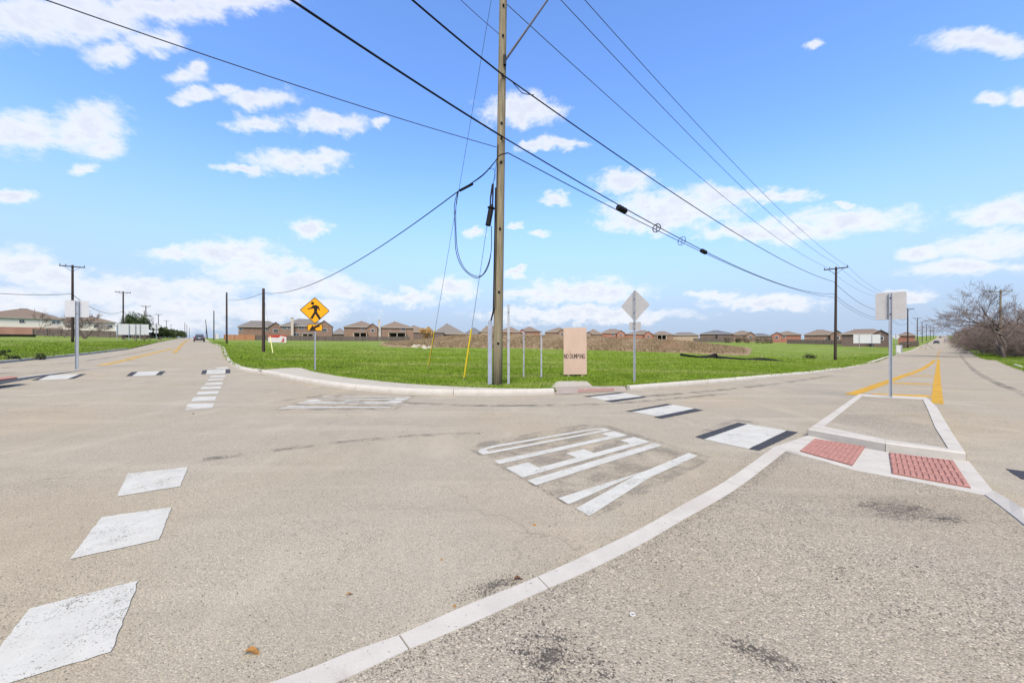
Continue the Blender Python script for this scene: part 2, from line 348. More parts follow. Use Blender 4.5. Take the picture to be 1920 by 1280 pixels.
M_dry = grassmat('dry_grass', (.20, .135, .075), (.29, .205, .12), (.39, .295, .185), (.18, .17, .075))
M_dryblade = grassmat('dry_blades', (.22, .155, .088), (.32, .235, .14), (.42, .325, .205), (.22, .19, .09))
M_wood = material('weathered_pole_wood', (.115, .10, .06), .9, .8, 3, .3, col2=(.31, .265, .17), stretch=(11, 11, .35))
M_dkwood = material('dark_pole_wood', (.035, .026, .022), .9, .4, 3, .3, col2=(.075, .055, .045), stretch=(10, 10, .6))
M_galv = material('galvanised_steel', (.40, .42, .44), .5, .1, 20, .12, metallic=.35, spec=.5)
M_alu = material('aluminium_sign_back', (.47, .45, .42), .6, .05, 5, .07, metallic=.1)
M_pale = material('white_sign_back', (.60, .60, .58), .6, .03, 4, .05)
M_conduit = material('grey_conduit', (.27, .30, .36), .6, .05, 6, .1)
M_cable = material('black_cable', (.012, .012, .014), .6, 0, 10, .2); M_wire = material('bare_wire', (.06, .065, .075), .5, 0, 10, .2)
M_iron = material('black_iron', (.012, .011, .011), .7, .1, 30, .3); M_guard = material('yellow_guard', (.68, .50, .03), .5, 0, 5, .1)
M_orange = material('amber_sign_face', (.83, .37, .012), .45, 0, 3, .04); M_ink = material('black_ink', (.02, .016, .012), .6, 0, 9, .2)
M_ply = material('plywood_board', (.48, .355, .265), .85, .1, 2.5, .07, stretch=(1, 1, .4)); M_stake = material('pine_stake', (.42, .34, .22), .9, .2, 6, .15, stretch=(8, 8, 1))
M_tact = material('tactile_red', (.37, .185, .15), .85, .3, 16, .16); M_tactd = material('tactile_groove', (.30, .15, .12), .9, .3, 16, .16)
M_stone = material('pale_limestone', (.42, .37, .28), .9, .6, 5, .25); M_dirt = material('brown_dirt', (.16, .105, .06), .95, .7, 3, .3)
M_gravel = material('dark_gravel', (.06, .055, .05), .9, .5, 60, .5, col2=(.22, .2, .18)); M_leaf = material('dead_leaf', (.36, .18, .05), .8, .4, 40, .3)
M_bark = material('grey_bark', (.10, .075, .062), .95, .4, 8, .3, col2=(.19, .155, .13)); M_twig = material('brown_twigs', (.14, .10, .08), .95, 0, 3, .3, col2=(.26, .205, .172))
def leafmat(name, a, b):
    m = material(name, a, .7, 0, 1.2, .2, col2=b); return m
M_leafd = leafmat('evergreen_leaves', (.028, .05, .014), (.085, .115, .035)); M_leafl = leafmat('olive_leaves', (.04, .06, .016), (.12, .145, .05))
M_gold = leafmat('golden_dry_leaves', (.42, .25, .08), (.58, .38, .15))
M_silt = material('silt_fabric', (.012, .012, .012), .8, .2, 12, .3)
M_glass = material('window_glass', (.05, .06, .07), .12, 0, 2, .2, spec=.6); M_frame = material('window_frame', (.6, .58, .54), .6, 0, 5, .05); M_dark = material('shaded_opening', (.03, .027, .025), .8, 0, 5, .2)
def brickmat(name, a, b, mortar):
    a, b, mortar = [tuple(v * 1.0 for v in q) for q in (a, b, mortar)]; t = NT(name); tc = t.n('ShaderNodeTexCoord'); br = t.n('ShaderNodeTexBrick'); mp = t.n('ShaderNodeMapping'); mp.inputs['Rotation'].default_value = (R(90), 0, 0)
    t.l(tc.outputs['Object'], mp.inputs[0]); t.l(mp.outputs[0], br.inputs['Vector']); br.inputs['Scale'].default_value = 4.2
    br.inputs['Color1'].default_value = (*a, 1); br.inputs['Color2'].default_value = (*b, 1); br.inputs['Mortar'].default_value = (*mortar, 1); br.inputs['Mortar Size'].default_value = .012
    c = t.mix(t.rng(t.noise(.8, 5, .6), .35, .7, 0, .4), br.outputs['Color'], tuple(x * .75 for x in b)); return t.done(c, .9)
M_br = {'brown': brickmat('brown_brick', (.20, .125, .085), (.15, .095, .07), (.26, .22, .18)), 'red': brickmat('red_brick', (.27, .115, .075), (.20, .085, .06), (.28, .22, .18)),
        'pink': brickmat('pink_brick', (.36, .19, .13), (.29, .15, .105), (.36, .29, .23)), 'tan': brickmat('tan_brick', (.30, .23, .16), (.24, .18, .125), (.34, .29, .23)), 'dark': brickmat('dark_brick', (.12, .085, .07), (.095, .07, .058), (.17, .15, .13))}
M_cream = material('cream_siding', (.80, .73, .60), .85, .05, 3, .06, stretch=(1, 1, 8)); M_trim = material('pale_stone_trim', (.50, .44, .36), .85, .2, 4, .1)
def shingles(name, a, b):
    a = tuple(v * 1.3 for v in a); b = tuple(v * 1.3 for v in b); return material(name, a, .95, .5, 5, .2, col2=b, stretch=(1.5, 1.5, 5))
M_rf = {'brown': shingles('brown_shingles', (.115, .088, .068), (.175, .138, .108)), 'grey': shingles('grey_shingles', (.105, .095, .085), (.16, .145, .128)), 'slate': shingles('slate_shingles', (.075, .078, .085), (.13, .132, .14))}
M_fence = material('weathered_fence_boards', (.085, .068, .056), .95, .3, 2, .3, col2=(.18, .15, .125), stretch=(6, 6, .3)); M_cedar = material('cedar_fence_boards', (.30, .14, .07), .9, .3, 2, .2, col2=(.42, .22, .12), stretch=(6, 6, .3))
M_carp = material('car_paint_silver', (.16, .17, .18), .3, 0, 3, .03, metallic=.6, spec=.5); M_cart = material('tyre_rubber', (.015, .015, .015), .8, 0, 20, .2); M_tail = material('tail_lamp_red', (.35, .02, .015), .3, 0, 5, .05); M_carw = material('car_paint_white', (.6, .6, .6), .3, 0, 3, .03); M_card = material('car_paint_dark', (.03, .035, .045), .3, 0, 3, .03)
M_banner = material('banner_white', (.62, .58, .55), .6, 0, 2, .05); M_red = material('banner_red', (.42, .05, .03), .6, 0, 3, .1)

# ------------------------------------------------------------------ ground, road, grass
def polar(pts):
    return [(math.atan2(p[0], p[1]), math.hypot(p[0], p[1])) for p in pts]
ROWS = [12.5, 13, 13.5, 14, 15, 16, 18, 20, 23, 26, 30, 35, 40, 46, 53, 60, 66, 74, 83, 95, 110, 130, 150, 175, 200, 250, 300, 400, 500, 700, 1000, 1600, 2600, 4600]
def sector(name, bpts, dz, mat, skirt=True):
    pl = polar(bpts); q = [pl[0]]
    for a, b in zip(pl, pl[1:]):            # no step wider than 1.2 degrees
        n = max(1, int(abs(b[0] - a[0]) / R(1.2)))
        for k in range(1, n + 1): q.append((a[0] + (b[0] - a[0]) * k / n, a[1] + (b[1] - a[1]) * k / n))
    v = []; f = []; m = len(ROWS) + 2
    for th, rb in q:
        s, c = math.sin(th), math.cos(th); h = H(rb * s, rb * c)
        v.append((rb * s, rb * c, h - .05)); v.append((rb * s, rb * c, h + dz))
        for k, r in enumerate(ROWS):
            r = max(r, rb + .002 * (k + 1)); v.append((r * s, r * c, H(r * s, r * c) + dz))
    for i in range(len(q) - 1):
        for k in range(m - 1):
            a = i * m + k; f.append((a, a + m, a + m + 1, a + 1))
    mb = MB(); mb.add(v, f); return mb.build(name, mat, kind='structure'), q
mb = MB(); th_n = 240; rows = [1.0, 2, 4, 6, 9] + [r for r in ROWS if r <= 1000]
mb.v.append((0, 0, 0))
for i in range(th_n):
    a = -math.pi + 2 * math.pi * i / th_n
    for r in rows: mb.v.append((r * math.sin(a), r * math.cos(a), H(r * math.sin(a), r * math.cos(a))))
k = len(rows)
for i in range(th_n):
    j = (i + 1) % th_n; mb.f.append((0, 1 + j * k, 1 + i * k))
    for q in range(k - 1): mb.f.append((1 + i * k + q, 1 + j * k + q, 1 + j * k + q + 1, 1 + i * k + q + 1))
road = mb.build('road', M_road, kind='structure')
mb = MB(); mb.v.append((0, 0, -.8))
for i in range(96):
    a = 2 * math.pi * i / 96
    for r in (60, 300, 1200, 5200): mb.v.append((r * math.sin(a), r * math.cos(a), H(r * math.sin(a), r * math.cos(a)) - .8))
for i in range(96):
    j = (i + 1) % 96; mb.f.append((0, 1 + j * 4, 1 + i * 4))
    for q in range(3): mb.f.append((1 + i * 4 + q, 1 + j * 4 + q, 1 + j * 4 + q + 1, 1 + i * 4 + q + 1))
mb.build('ground', M_grass, kind='structure')

FAR = [4000, 1500, 700, 400, 250, 160, 110, 80]
corner_px = [(416, 652), (421, 667), (427, 679), (440, 689), (455, 695), (500, 702), (550, 713), (600, 722), (650, 729), (700, 734), (760, 738.5), (850, 741), (950, 741.5), (1040, 739)]
ramp_px = [(1100, 738), (1172, 733.5)]
corner_px2 = [(1182, 732), (1250, 726), (1300, 722), (1380, 715), (1450, 708), (1550, 697), (1625, 683), (1680, 665)]
k_left = smooth_line([LR(s, 2.6) for s in (160, 110, 80)] + [G(*p) for p in corner_px], .4)
k_ramp = [G(*p) for p in ramp_px]
k_right = smooth_line([G(*p) for p in corner_px2] + [RRd(s, -5.0) for s in (130, 180, 260)], .5)
def inward(ln, d):
    out = []
    for i, p in enumerate(ln):
        t = ln[min(i + 1, len(ln) - 1)] - ln[max(i - 1, 0)]; t.z = 0; t.normalize(); out.append(p + Vector((-t.y, t.x, 0)) * d)
    return out
lot_b = [LR(s, 2.75) for s in (4000, 1500, 700, 400, 250)] + inward(k_left, .12) + [G(1048, 726), G(1105, 723), G(1165, 726)] + inward(k_right, .12) + [RRd(s, -5.1) for s in (400, 700, 1500, 4000)]
lot, lot_q = sector('grass_field', lot_b, .13, M_grass)
lv = smooth_line([G(-1500, 790), G(-700, 735), G(-300, 706), G(0, 681), G(60, 675), G(150, 666), G(240, 655)], 1.0)
lv_b = inward(lv, .12) + [LR(s, -4.85) for s in (80, 110, 160, 250, 400, 700, 1500, 4000)]
lverge, lv_q = sector('grass_verge', lv_b, .11, M_grass)
rv = smooth_line([RRd(110, 4.0), RRd(80, 3.9), G(1870, 675), G(1920, 695), G(2100, 745), G(2600, 830)], 1.0)
rv_b = [RRd(s, 4.0) for s in (4000, 1500, 700, 400, 250, 160)] + rv
rverge, rv_q = sector('grass_verge', rv_b, .06, M_grass)

def kerb_run(pts, width, height, parent, seg=3.0, z0=-.05, name='kerb_stone'):
    acc = [pts[0]]; d = 0.0; runs = []
    for p in pts[1:]:
        d += (p - acc[-1]).length; acc.append(p)
        if d > seg: runs.append(acc); acc = [p]; d = 0.0
    if len(acc) > 1: runs.append(acc)
    for run in runs:
        mb = MB(); n = len(run)
        for i, p in enumerate(run):
            t = (run[min(i + 1, n - 1)] - run[max(i - 1, 0)]); t.z = 0; t.normalize(); nn = Vector((-t.y, t.x, 0))
            if i == 0: p = p + t * .007
            if i == n - 1: p = p - t * .007
            z = p.z
            for o, h in ((0, z0), (.0, height * .45), (.022, height - .022), (.045, height), (width, height + .004), (width, z0)):
                q = p + nn * o; mb.v.append((q.x, q.y, z + h))
        for i in range(n - 1):
            for j in range(5): a = i * 6 + j; mb.f.append((a, a + 6, a + 7, a + 1))
        mb.f.append(tuple(range(6))); mb.f.append(tuple(range((n - 1) * 6, n * 6))[::-1])
        o = mb.build(name, M_kerb, parent)
kerb_run(k_left, .17, .165, lot, 3.2); kerb_run(k_right, .17, .15, lot, 6)
kerb_run(lv, .17, .14, lverge, 8)
kr = smooth_line([G(1897, 684), G(1920, 692), G(2100, 742)], 1.0); kerb_run(kr, .2, .12, rverge, 8)
# concrete walk behind the corner kerb
edge_px = [(488, 694.5), (510, 692), (560, 689.5), (590, 697), (640, 706), (700, 713), (760, 719), (850, 724.5), (950, 728), (1046, 728.5)]
back = smooth_line([G(px, py, .15) for px, py in edge_px], .4)
front = [p for p in k_left if 470 < pxof(p) < 1041]
mb = MB()
for i in range(61):
    t = i / 60
    for ln in (front, back):
        x = t * (len(ln) - 1); a = int(min(x, len(ln) - 2)); p = ln[a].lerp(ln[a + 1], x - a); q = Vector((p.x, p.y, 0))
        if ln is front: q = q + Vector((0, .13, 0))
        mb.v.append((q.x, q.y, H(q.x, q.y) + .158))
for i in range(60): a = i * 2; mb.f.append((a, a + 2, a + 3, a + 1))
sidewalk = mb.build('sidewalk', M_walk, kind='structure')
walk_poly = [(p.x, p.y) for p in front] + [(p.x, p.y) for p in back[::-1]]
# dropped ramp at the crossing with its landing and red tactile paver
mb = MB()
A = [G(1041, 739, .012), G(1100, 738, .012), G(1175, 733.5, .012)]; B = [G(1046, 724.5, .155), G(1105, 721.5, .155), G(1172, 723.5, .155)]

RQ = lambda u, v: A[0].lerp(A[2], u).lerp(B[0].lerp(B[2], u), v)
for i in range(13):
    for j in range(7): mb.v.append(tuple(RQ(i / 12, j / 6)))
mb.f += [(i * 7 + j, i * 7 + 7 + j, i * 7 + 8 + j, i * 7 + 1 + j) for i in range(12) for j in range(6)]
ramp = mb.build('ramp', concrete('ramp_concrete', (.33, .285, .25)), kind='structure')
mb = MB(); q = [G(1034, 726, .135), G(1110, 724, .135), G(1100, 715, .135), G(1044, 715, .135)]
for p in q: mb.v.append((p.x, p.y, p.z + .02))
for p in q: mb.v.append((p.x, p.y, p.z - .1))
mb.f += [(0, 1, 2, 3), (0, 4, 5, 1), (1, 5, 6, 2), (2, 6, 7, 3), (3, 7, 4, 0)]; mb.build('landing', M_walk, ramp)
def tactile(parent, quad, rows_, cols, name='tactile_paver', mats=None):
    q = [Vector(p) for p in quad]
    mb = MB(); n = (q[1] - q[0]).cross(q[3] - q[0]).normalized(); n = n if n.z > 0 else -n
    mb.add([p + n * .012 for p in q] + [p - n * .03 for p in q], [(0, 1, 2, 3), (0, 4, 5, 1), (1, 5, 6, 2), (2, 6, 7, 3), (3, 7, 4, 0)])
    o = mb.build(name, (mats or (M_tact, M_tactd))[1], parent)
    bl = lambda u, v: (q[0].lerp(q[1], u)).lerp(q[3].lerp(q[2], u), v)
    db = MB()
    for i in range(cols):
        for j in range(rows_):
            e = .10; u0, u1, v0, v1 = (i + e) / cols, (i + 1 - e * .5) / cols, (j + e) / rows_, (j + 1 - e * .5) / rows_
            b = [bl(u0, v0), bl(u1, v0), bl(u1, v1), bl(u0, v1)]; c = sum(b, Vector()) / 4
            db.add([p + n * .0121 for p in b] + [p.lerp(c, .3) + n * .021 for p in b], [(4, 5, 6, 7), (0, 1, 5, 4), (1, 2, 6, 5), (2, 3, 7, 6), (3, 0, 4, 7)])
    db.build('raised_domes', (mats or (M_tact, M_tactd))[0], o, kind='stuff')
UP = Vector((0, 0, .012)); tactile(ramp, [RQ(.3, .14) + UP, RQ(.82, .14) + UP, RQ(.82, .5) + UP, RQ(.3, .5) + UP], 4, 11, mats=[material('worn_tactile_brown', (.30, .185, .155), .9, .3, 16, .2)] * 2)

# ------------------------------------------------------------------ the island underfoot
o_px = [(560, 1255, .12), (660, 1214, .12), (742, 1187, .12), (850, 1139, .12), (923, 1110, .12), (992, 1083, .12), (1060, 1053, .12), (1134, 1019, .12), (1200, 987, .12), (1282, 941, .11), (1347, 906, .095), (1400, 871, .07), (1447, 838, .04)]
i_px = [(627, 1280, .12), (767, 1215, .12), (837, 1187, .12), (923, 1150, .12), (1013, 1108, .12), (1107, 1067, .12), (1210, 1015, .12), (1280, 974, .11), (1346, 937, .1), (1400, 902, .07), (1473, 845, .04)]
kout = [Vector((-6.5, .1, .12)), Vector((-4.2, .55, .12)), Vector((-2.3, 1.1, .12))] + [Gz(*p) for p in o_px]
kin = [Vector((-6.5, -.06, .12)), Vector((-4.2, .39, .12)), Vector((-2.25, .96, .12)), Vector((-1.4, 1.26, .12))] + [Gz(*p) for p in i_px]
kout = smooth_line(kout, .12); kin = smooth_line(kin, .12)
def resample(ln, n):
    d = [0.0]
    for a, b in zip(ln, ln[1:]): d.append(d[-1] + (b - a).length)
    out = []; j = 0
    for i in range(n):
        t = d[-1] * i / (n - 1)
        while j < len(d) - 2 and d[j + 1] < t: j += 1
        out.append(ln[j].lerp(ln[j + 1], (t - d[j]) / max(1e-9, d[j + 1] - d[j])))
    return out
walk_near = [Gz(1473, 845, .04), Gz(1540, 862, .04), Gz(1600, 880, .04), Gz(1670, 893, .04), Gz(1750, 908, .04), Gz(1845, 927, .04)]
r_in = [Gz(1845, 927, .04), Gz(1880, 952, .07), Gz(1920, 985, .11), Vector((3.9, 2.2, .12)), Vector((3.5, .8, .12)), Vector((3.0, -1.5, .12)), Vector((2.5, -4, .12))]
r_out = [Gz(1862, 919, .04), Gz(1893, 936, .07), Gz(1920, 954, .11), Vector((4.1, 2.2, .12)), Vector((3.7, .8, .12)), Vector((3.2, -1.5, .12)), Vector((2.7, -4, .12))]
from mathutils.geometry import tessellate_polygon
poly = kin + walk_near[1:] + r_in[1:] + [Vector((-3, -4, .12)), Vector((-6.5, -2, .12))]
# inner points so the fill dips smoothly to the walkway
mb = MB(); mb.v = [(p.x, p.y, p.z - .006 if i < len(kin) else p.z - .004) for i, p in enumerate(poly)]
mb.f = [tuple(t) for t in tessellate_polygon([[Vector((p.x, p.y, 0)) for p in poly]])]
island = mb.build('traffic_island', M_island, kind='structure')
for p in island.data.polygons:
    if p.normal.z < 0: p.flip() if hasattr(p, 'flip') else None
def ring_kerb(out_ln, in_ln, parent, cuts, name='kerb_stone', lower=.25):
    n = len(out_ln)
    for a, b in cuts:
        mb = MB()
        for i in range(a, b + 1):
            po, pi = out_ln[i], in_ln[i]; t = (out_ln[min(i + 1, n - 1)] - out_ln[max(i - 1, 0)]).normalized()
            s = t * (.004 if i == a else (-.004 if i == b else 0)); po = po + s; pi = pi + s; w = (pi - po).normalized()
            mb.v += [(po.x, po.y, -.05), (po.x, po.y, po.z - .02), tuple(po + w * .018), tuple(pi), (pi.x, pi.y, pi.z - .06)]
        for i in range(b - a):
            for j in range(4): q = i * 5 + j; mb.f.append((q, q + 5, q + 6, q + 1))
        mb.f += [(0, 1, 2, 3, 4), tuple(range((b - a) * 5, (b - a) * 5 + 5))[::-1]]
        mb.build(name, M_kerb, parent)
ko = resample(kout, 97); ki = resample(kin, 97)
# line the two edges up square to each other
ki = [min((kin[j].lerp(kin[j + 1], t) for j in range(len(kin) - 1) for t in (0, .5)), key=lambda q: (q.xy - p.xy).length) for p in ko]
ki[-1] = kin[-1]
jt = [0]
for px_ in (742, 996, 1355):
    jt.append(min(range(97), key=lambda i: abs(pxof(ko[i]) - px_) + (1e6 if ko[i].y < .5 else 0)))
jt.append(96); jt = sorted(set([0, 20] + jt)); ring_kerb(ko, ki, island, list(zip(jt, jt[1:])))
ro = resample(r_out, 25); ri = resample(r_in, 25); ring_kerb(ri[::-1], ro[::-1], island, [(0, 12), (12, 24)])
# paved cut-through with its two tactile pavers
cut_far = [Gz(1515, 816, .03), Gz(1600, 836, .03), Gz(1660, 847, .03), Gz(1740, 856, .03), Gz(1816, 864, .03)]
cut = [Gz(1447, 838, .04)] + walk_near + [Gz(1862, 919, .04)] + cut_far[::-1]
mb = MB(); mb.v = [(p.x, p.y, .034) for p in cut]; mb.f = [tuple(t) for t in tessellate_polygon([[Vector((p.x, p.y, 0)) for p in cut]])]
n0 = len(cut); mb.v += [(p.x, p.y, -.03) for p in cut]; mb.f += [(i, (i + 1) % n0, n0 + (i + 1) % n0, n0 + i) for i in range(n0)]
cutp = mb.build('walkway', M_kerb, kind='structure')
tactile(cutp, [Gz(1528, 823, .036), Gz(1622, 838, .036), Gz(1598, 873, .036), Gz(1500, 846, .036)], 4, 11)
tactile(cutp, [Gz(1667, 849, .036), Gz(1787, 864, .036), Gz(1820, 915, .036), Gz(1673, 888, .036)], 4, 12)
# raised nose of the island
NO = [(1515, 803), (1565, 769), (1610, 738), (1737, 744), (1757, 762), (1785, 808), (1812, 848), (1660, 829)]
NI = [(1545, 799), (1580, 771), (1617, 742), (1730, 748), (1740, 768), (1753, 800), (1778, 840), (1660, 823)]
no = [Gz(a, b, .15) for a, b in NO]; ni = [Gz(a, b, .15) for a, b in NI]
mb = MB(); mb.add([(p.x, p.y, .138) for p in ni], [tuple(range(8))]); nose = mb.build('traffic_island', M_island, kind='structure')
for a, b in ((0, 1), (1, 2), (2, 3), (3, 4), (4, 5), (5, 6), (6, 7), (7, 0)):
    mb = MB(); o1, o2, i1, i2 = no[a], no[b], ni[a], ni[b]; t = (o2 - o1).normalized() * .003
    o1 = o1 + t; o2 = o2 - t; i1 = i1 + t; i2 = i2 - t; w = ((i1 + i2) - (o1 + o2)).normalized() * .02
    mb.add([(o1.x, o1.y, -.03), (o2.x, o2.y, -.03), (o1.x, o1.y, .13), (o2.x, o2.y, .13), o1 + w, o2 + w, i1, i2, (i1.x, i1.y, .1), (i2.x, i2.y, .1)],
           [(0, 1, 3, 2), (2, 3, 5, 4), (4, 5, 7, 6), (6, 7, 9, 8), (0, 2, 4, 6, 8), (1, 9, 7, 5, 3)]); mb.build('kerb_stone', M_kerb, nose)
# small island across the left-hand road
li = [G(193, 684, .12), G(150, 690, .12), G(67, 702, .12), G(0, 713, .12), G(-80, 728, .12), G(-260, 722, .12), G(-80, 700, .12), G(0, 694, .12), G(120, 684.5, .12)]
mb = MB(); lc_ = sum(li, Vector()) / len(li); mb.prism([tuple((p + (lc_ - p).normalized() * .12).xy) for p in li], 0, .24); isl2 = mb.build('traffic_island', M_island, kind='structure')
cen = sum(li, Vector()) / len(li)
for a, b in zip(li, li[1:] + li[:1]):
    mb = MB(); ai = a + (cen - a).normalized() * .22; bi = b + (cen - b).normalized() * .22
    mb.add([(a.x, a.y, -.02), (b.x, b.y, -.02), (a.x, a.y, .25), (b.x, b.y, .25), (ai.x, ai.y, .255), (bi.x, bi.y, .255)], [(0, 1, 3, 2), (2, 3, 5, 4), (0, 2, 4), (1, 5, 3)]); mb.build('kerb_stone', M_kerb, isl2)
tactile(isl2, [G(-30, 716, .26), G(33, 708, .26), G(25, 706, .26), G(-40, 711, .26)], 4, 12)

# ------------------------------------------------------------------ painted markings (thin sheets on the road)
def sheet(name, pix, mat, parent, dz=.005, sub=1):
    p = [G(a, b) for a, b in pix]; q = []; jr = random.Random(int(pix[0][0] * 13 + pix[0][1]))
    for a, b in zip(p, p[1:] + p[:1]):          # ragged paint edges
        n = max(1, min(40, int((b - a).length / .045))); d = (b - a).normalized(); nn = Vector((-d.y, d.x, 0))
        for k in range(n): q.append(a.lerp(b, k / n) + nn * (jr.gauss(0, .003) if k else 0))
    p = q; mb = MB()
    mb.add([(q.x, q.y, H(q.x, q.y) + dz) for q in p], [tuple(range(len(p)))])
    o = mb.build(name, mat, parent)
    if o.data.polygons[0].normal.z < 0: o.data.flip_normals()
    return o
def zz(ox, oy, s, pts): return [(ox + x / s, oy + y / s) for x, y in pts]
for q in ([(240, 888), (352, 876), (338, 912), (219, 931)], [(190, 970), (322, 951), (298, 1012), (131, 1049)], [(55, 1142), (261, 1088), (207, 1223), (-75, 1310)]):
    sheet('broken_line_dash', q, M_white, road)
for q in ([(125, 372), (315, 368), (300, 398), (105, 415)], [(165, 323), (330, 319), (318, 348), (148, 355)], [(200, 284), (350, 280), (340, 300), (183, 306)], [(225, 250), (365, 246), (358, 263), (215, 268)],
          [(255, 222), (377, 217), (368, 233), (243, 237)], [(275, 193), (385, 189), (378, 201), (262, 206)], [(293, 170), (395, 167), (390, 180), (280, 182)], [(335, 112), (415, 108), (410, 120), (325, 122)]):
    sheet('broken_line_dash', zz(320, 660, 3.84, q), M_white, road)
def bar(white, d1, d2):
    o = sheet('crosswalk_bar', white, M_white, road)
    sheet('contrast_border', d1, M_black, o, .006); sheet('contrast_border', d2, M_black, o, .006)
Z1 = lambda q: zz(0, 480, 4, q); Z6 = lambda q: zz(1280, 680, 3, q)
bar(Z1([(372, 893), (600, 885), (505, 922), (285, 930)]), Z1([(345, 897), (371, 893), (284, 930), (230, 933)]), Z1([(601, 885), (648, 884), (560, 918), (506, 922)]))
bar(Z1([(1035, 868), (1200, 864), (1165, 893), (990, 900)]), Z1([(985, 870), (1034, 868), (989, 900), (945, 901)]), Z1([(1201, 864), (1243, 863), (1210, 892), (1166, 893)]))
bar(Z1([(1555, 855), (1692, 850), (1690, 880), (1545, 885)]), Z1([(1520, 856), (1554, 855), (1544, 885), (1507, 886)]), Z1([(1693, 850), (1727, 851), (1726, 878), (1691, 880)]))
bar(Z6([(365, 345), (585, 382), (370, 485), (120, 430)]), Z6([(310, 337), (364, 345), (119, 430), (70, 417)]), Z6([(586, 382), (652, 392), (430, 495), (371, 485)]))
bar([(1262, 758.5), (1302, 766), (1237, 781), (1185, 772)], [(1250, 757), (1261.5, 758.5), (1184.5, 772), (1172, 771)], [(1302.5, 766), (1319, 769), (1240, 785), (1225, 782)])
bar([(1172, 737), (1205, 743), (1140, 752), (1105, 744)], [(1160, 736), (1171.7, 737), (1104.5, 744), (1092, 743)], [(1205.5, 743), (1213, 744.5), (1148, 754), (1133, 751.5)])
sheet('scrubbed_mark', Z6([(290, 313), (480, 345), (440, 350), (300, 330), (120, 400), (80, 390)]), M_ghost, road, .004)
# YIELD, tall letters running with the traffic
def word(corners, sw):
    TL, TR, BL, BR = [G(*c) for c in corners]
    pt = lambda u, v: (TL.lerp(TR, u)).lerp(BL.lerp(BR, u), 1 - v)
    root = sheet('scrubbed_mark', [(0, 0)] * 3, M_ghost, road) if False else None
    def poly_(pts, par, nm='letter'):
        mb = MB(); q = [pt(u, v) for u, v in pts]; mb.add([(p.x, p.y, H(p.x, p.y) + .005) for p in q], [tuple(range(len(q)))]); o = mb.build(nm, M_white, road)
        if o.data.polygons[0].normal.z < 0: o.data.flip_normals()
        return o
    def multi(quads):
        mb = MB()
        for q in quads: mb.add([(p.x, p.y, H(p.x, p.y) + .005) for p in (pt(u, v) for u, v in q)], [tuple(range(len(q)))])
        o = mb.build('painted_letter', M_white, road)
        for p in o.data.polygons:
            if p.normal.z < 0: p.flip()
    s = sw
    multi([[(0, 1), (s * 1.2, 1), (.09 + s * .6, .52), (.09 + s * .6, 0), (.09 - s * .5, 0), (.09 - s * .5, .5)], [(.185 - s * 1.1, 1), (.185, 1), (.0905 + s * .6, .44), (.0905 + s * .6, .535)]])
    multi([[(.345, 1), (.345 + s * 1.1, 1), (.345 + s * 1.1, 0), (.345, 0)]])
    e0 = .455; multi([[(e0, 1), (e0 + s, 1), (e0 + s, 0), (e0, 0)]] + [[(e0 + s + .0002, b), (e0 + .16, b), (e0 + .16, a), (e0 + s + .0002, a)] for a, b in ((.86, 1), (.46, .6), (0, .14))])
    l0 = .68; multi([[(l0, 1), (l0 + s, 1), (l0 + s, 0), (l0, 0)], [(l0 + s + .0002, .13), (l0 + .155, .13), (l0 + .155, 0), (l0 + s + .0002, 0)]])
    d0 = .87; od = [(d0, 1), (.94, 1), (.975, .97), (1, .88), (1, .12), (.975, .03), (.94, 0), (d0, 0)]; s *= .58; idn = [(d0 + s, .95), (.935, .95), (.955, .93), (1 - s, .86), (1 - s, .14), (.955, .07), (.935, .05), (d0 + s, .05)]
    multi([[od[i], od[(i + 1) % 8], idn[(i + 1) % 8], idn[i]] for i in range(8)])
word([(1105, 968), (888, 842), (1324, 859), (1126, 801)], .062)
sheet('scrubbed_mark', [(1112, 975), (878, 842), (905, 828), (1090, 795), (1140, 797), (1335, 857), (1318, 870)], M_ghost, road, .0035)
word([(522, 766), (610, 741), (727, 766), (773, 743.5)], .062)
sheet('scrubbed_mark', [(505, 769), (600, 739), (780, 742), (742, 769)], M_ghost, road, .0035)
sheet('scrubbed_mark', [(1040, 932), (1150, 905), (1290, 868), (1280, 874), (1150, 914), (1050, 938)], M_ghost, road, .004)
sheet('tyre_mark', [(1000, 905), (1108, 967), (1100, 968), (992, 906)], M_tyre, road, .0045)
# yellow hatching and centre lines
def strip(name, pxl, wid, mat, parent=road, dz=.005):
    ln = smooth_line([G(*p) for p in pxl], .5); mb = MB(); n = len(ln)
    for i, p in enumerate(ln):
        t = (ln[min(i + 1, n - 1)] - ln[max(i - 1, 0)]); t.z = 0; t.normalize(); nn = Vector((-t.y, t.x, 0)); ww = wid(i / (n - 1)) if callable(wid) else wid
        for s in (-1, 1): q = p + nn * s * ww / 2; mb.v.append((q.x, q.y, H(q.x, q.y) + dz))
    mb.f = [(2 * i, 2 * i + 1, 2 * i + 3, 2 * i + 2) for i in range(n - 1)]; o = mb.build(name, mat, parent)
    if o.data.polygons and o.data.polygons[0].normal.z < 0: o.data.flip_normals()
    return o
strip('yellow_line', [(1594, 740), (1640, 724), (1690, 706), (1732, 690), (1752, 675)], .30, M_yellow)
strip('yellow_line', [(1758, 757), (1757, 730), (1758, 700), (1759.5, 674)], .22, M_yellow)
strip('yellow_line', [(1640, 739.5), (1690, 741), (1720, 742), (1750, 743)], .55, M_yellow, dz=.0046); strip('yellow_line', [(1660, 718), (1705, 719), (1750, 720)], .6, M_yellow, dz=.0046); strip('yellow_line', [(1702, 704), (1728, 704.5), (1752, 705)], .65, M_yellow, dz=.0046)
strip('yellow_line', [(190, 685), (235, 675), (262, 668), (300, 659), (325, 653)], .5, M_oldyellow)
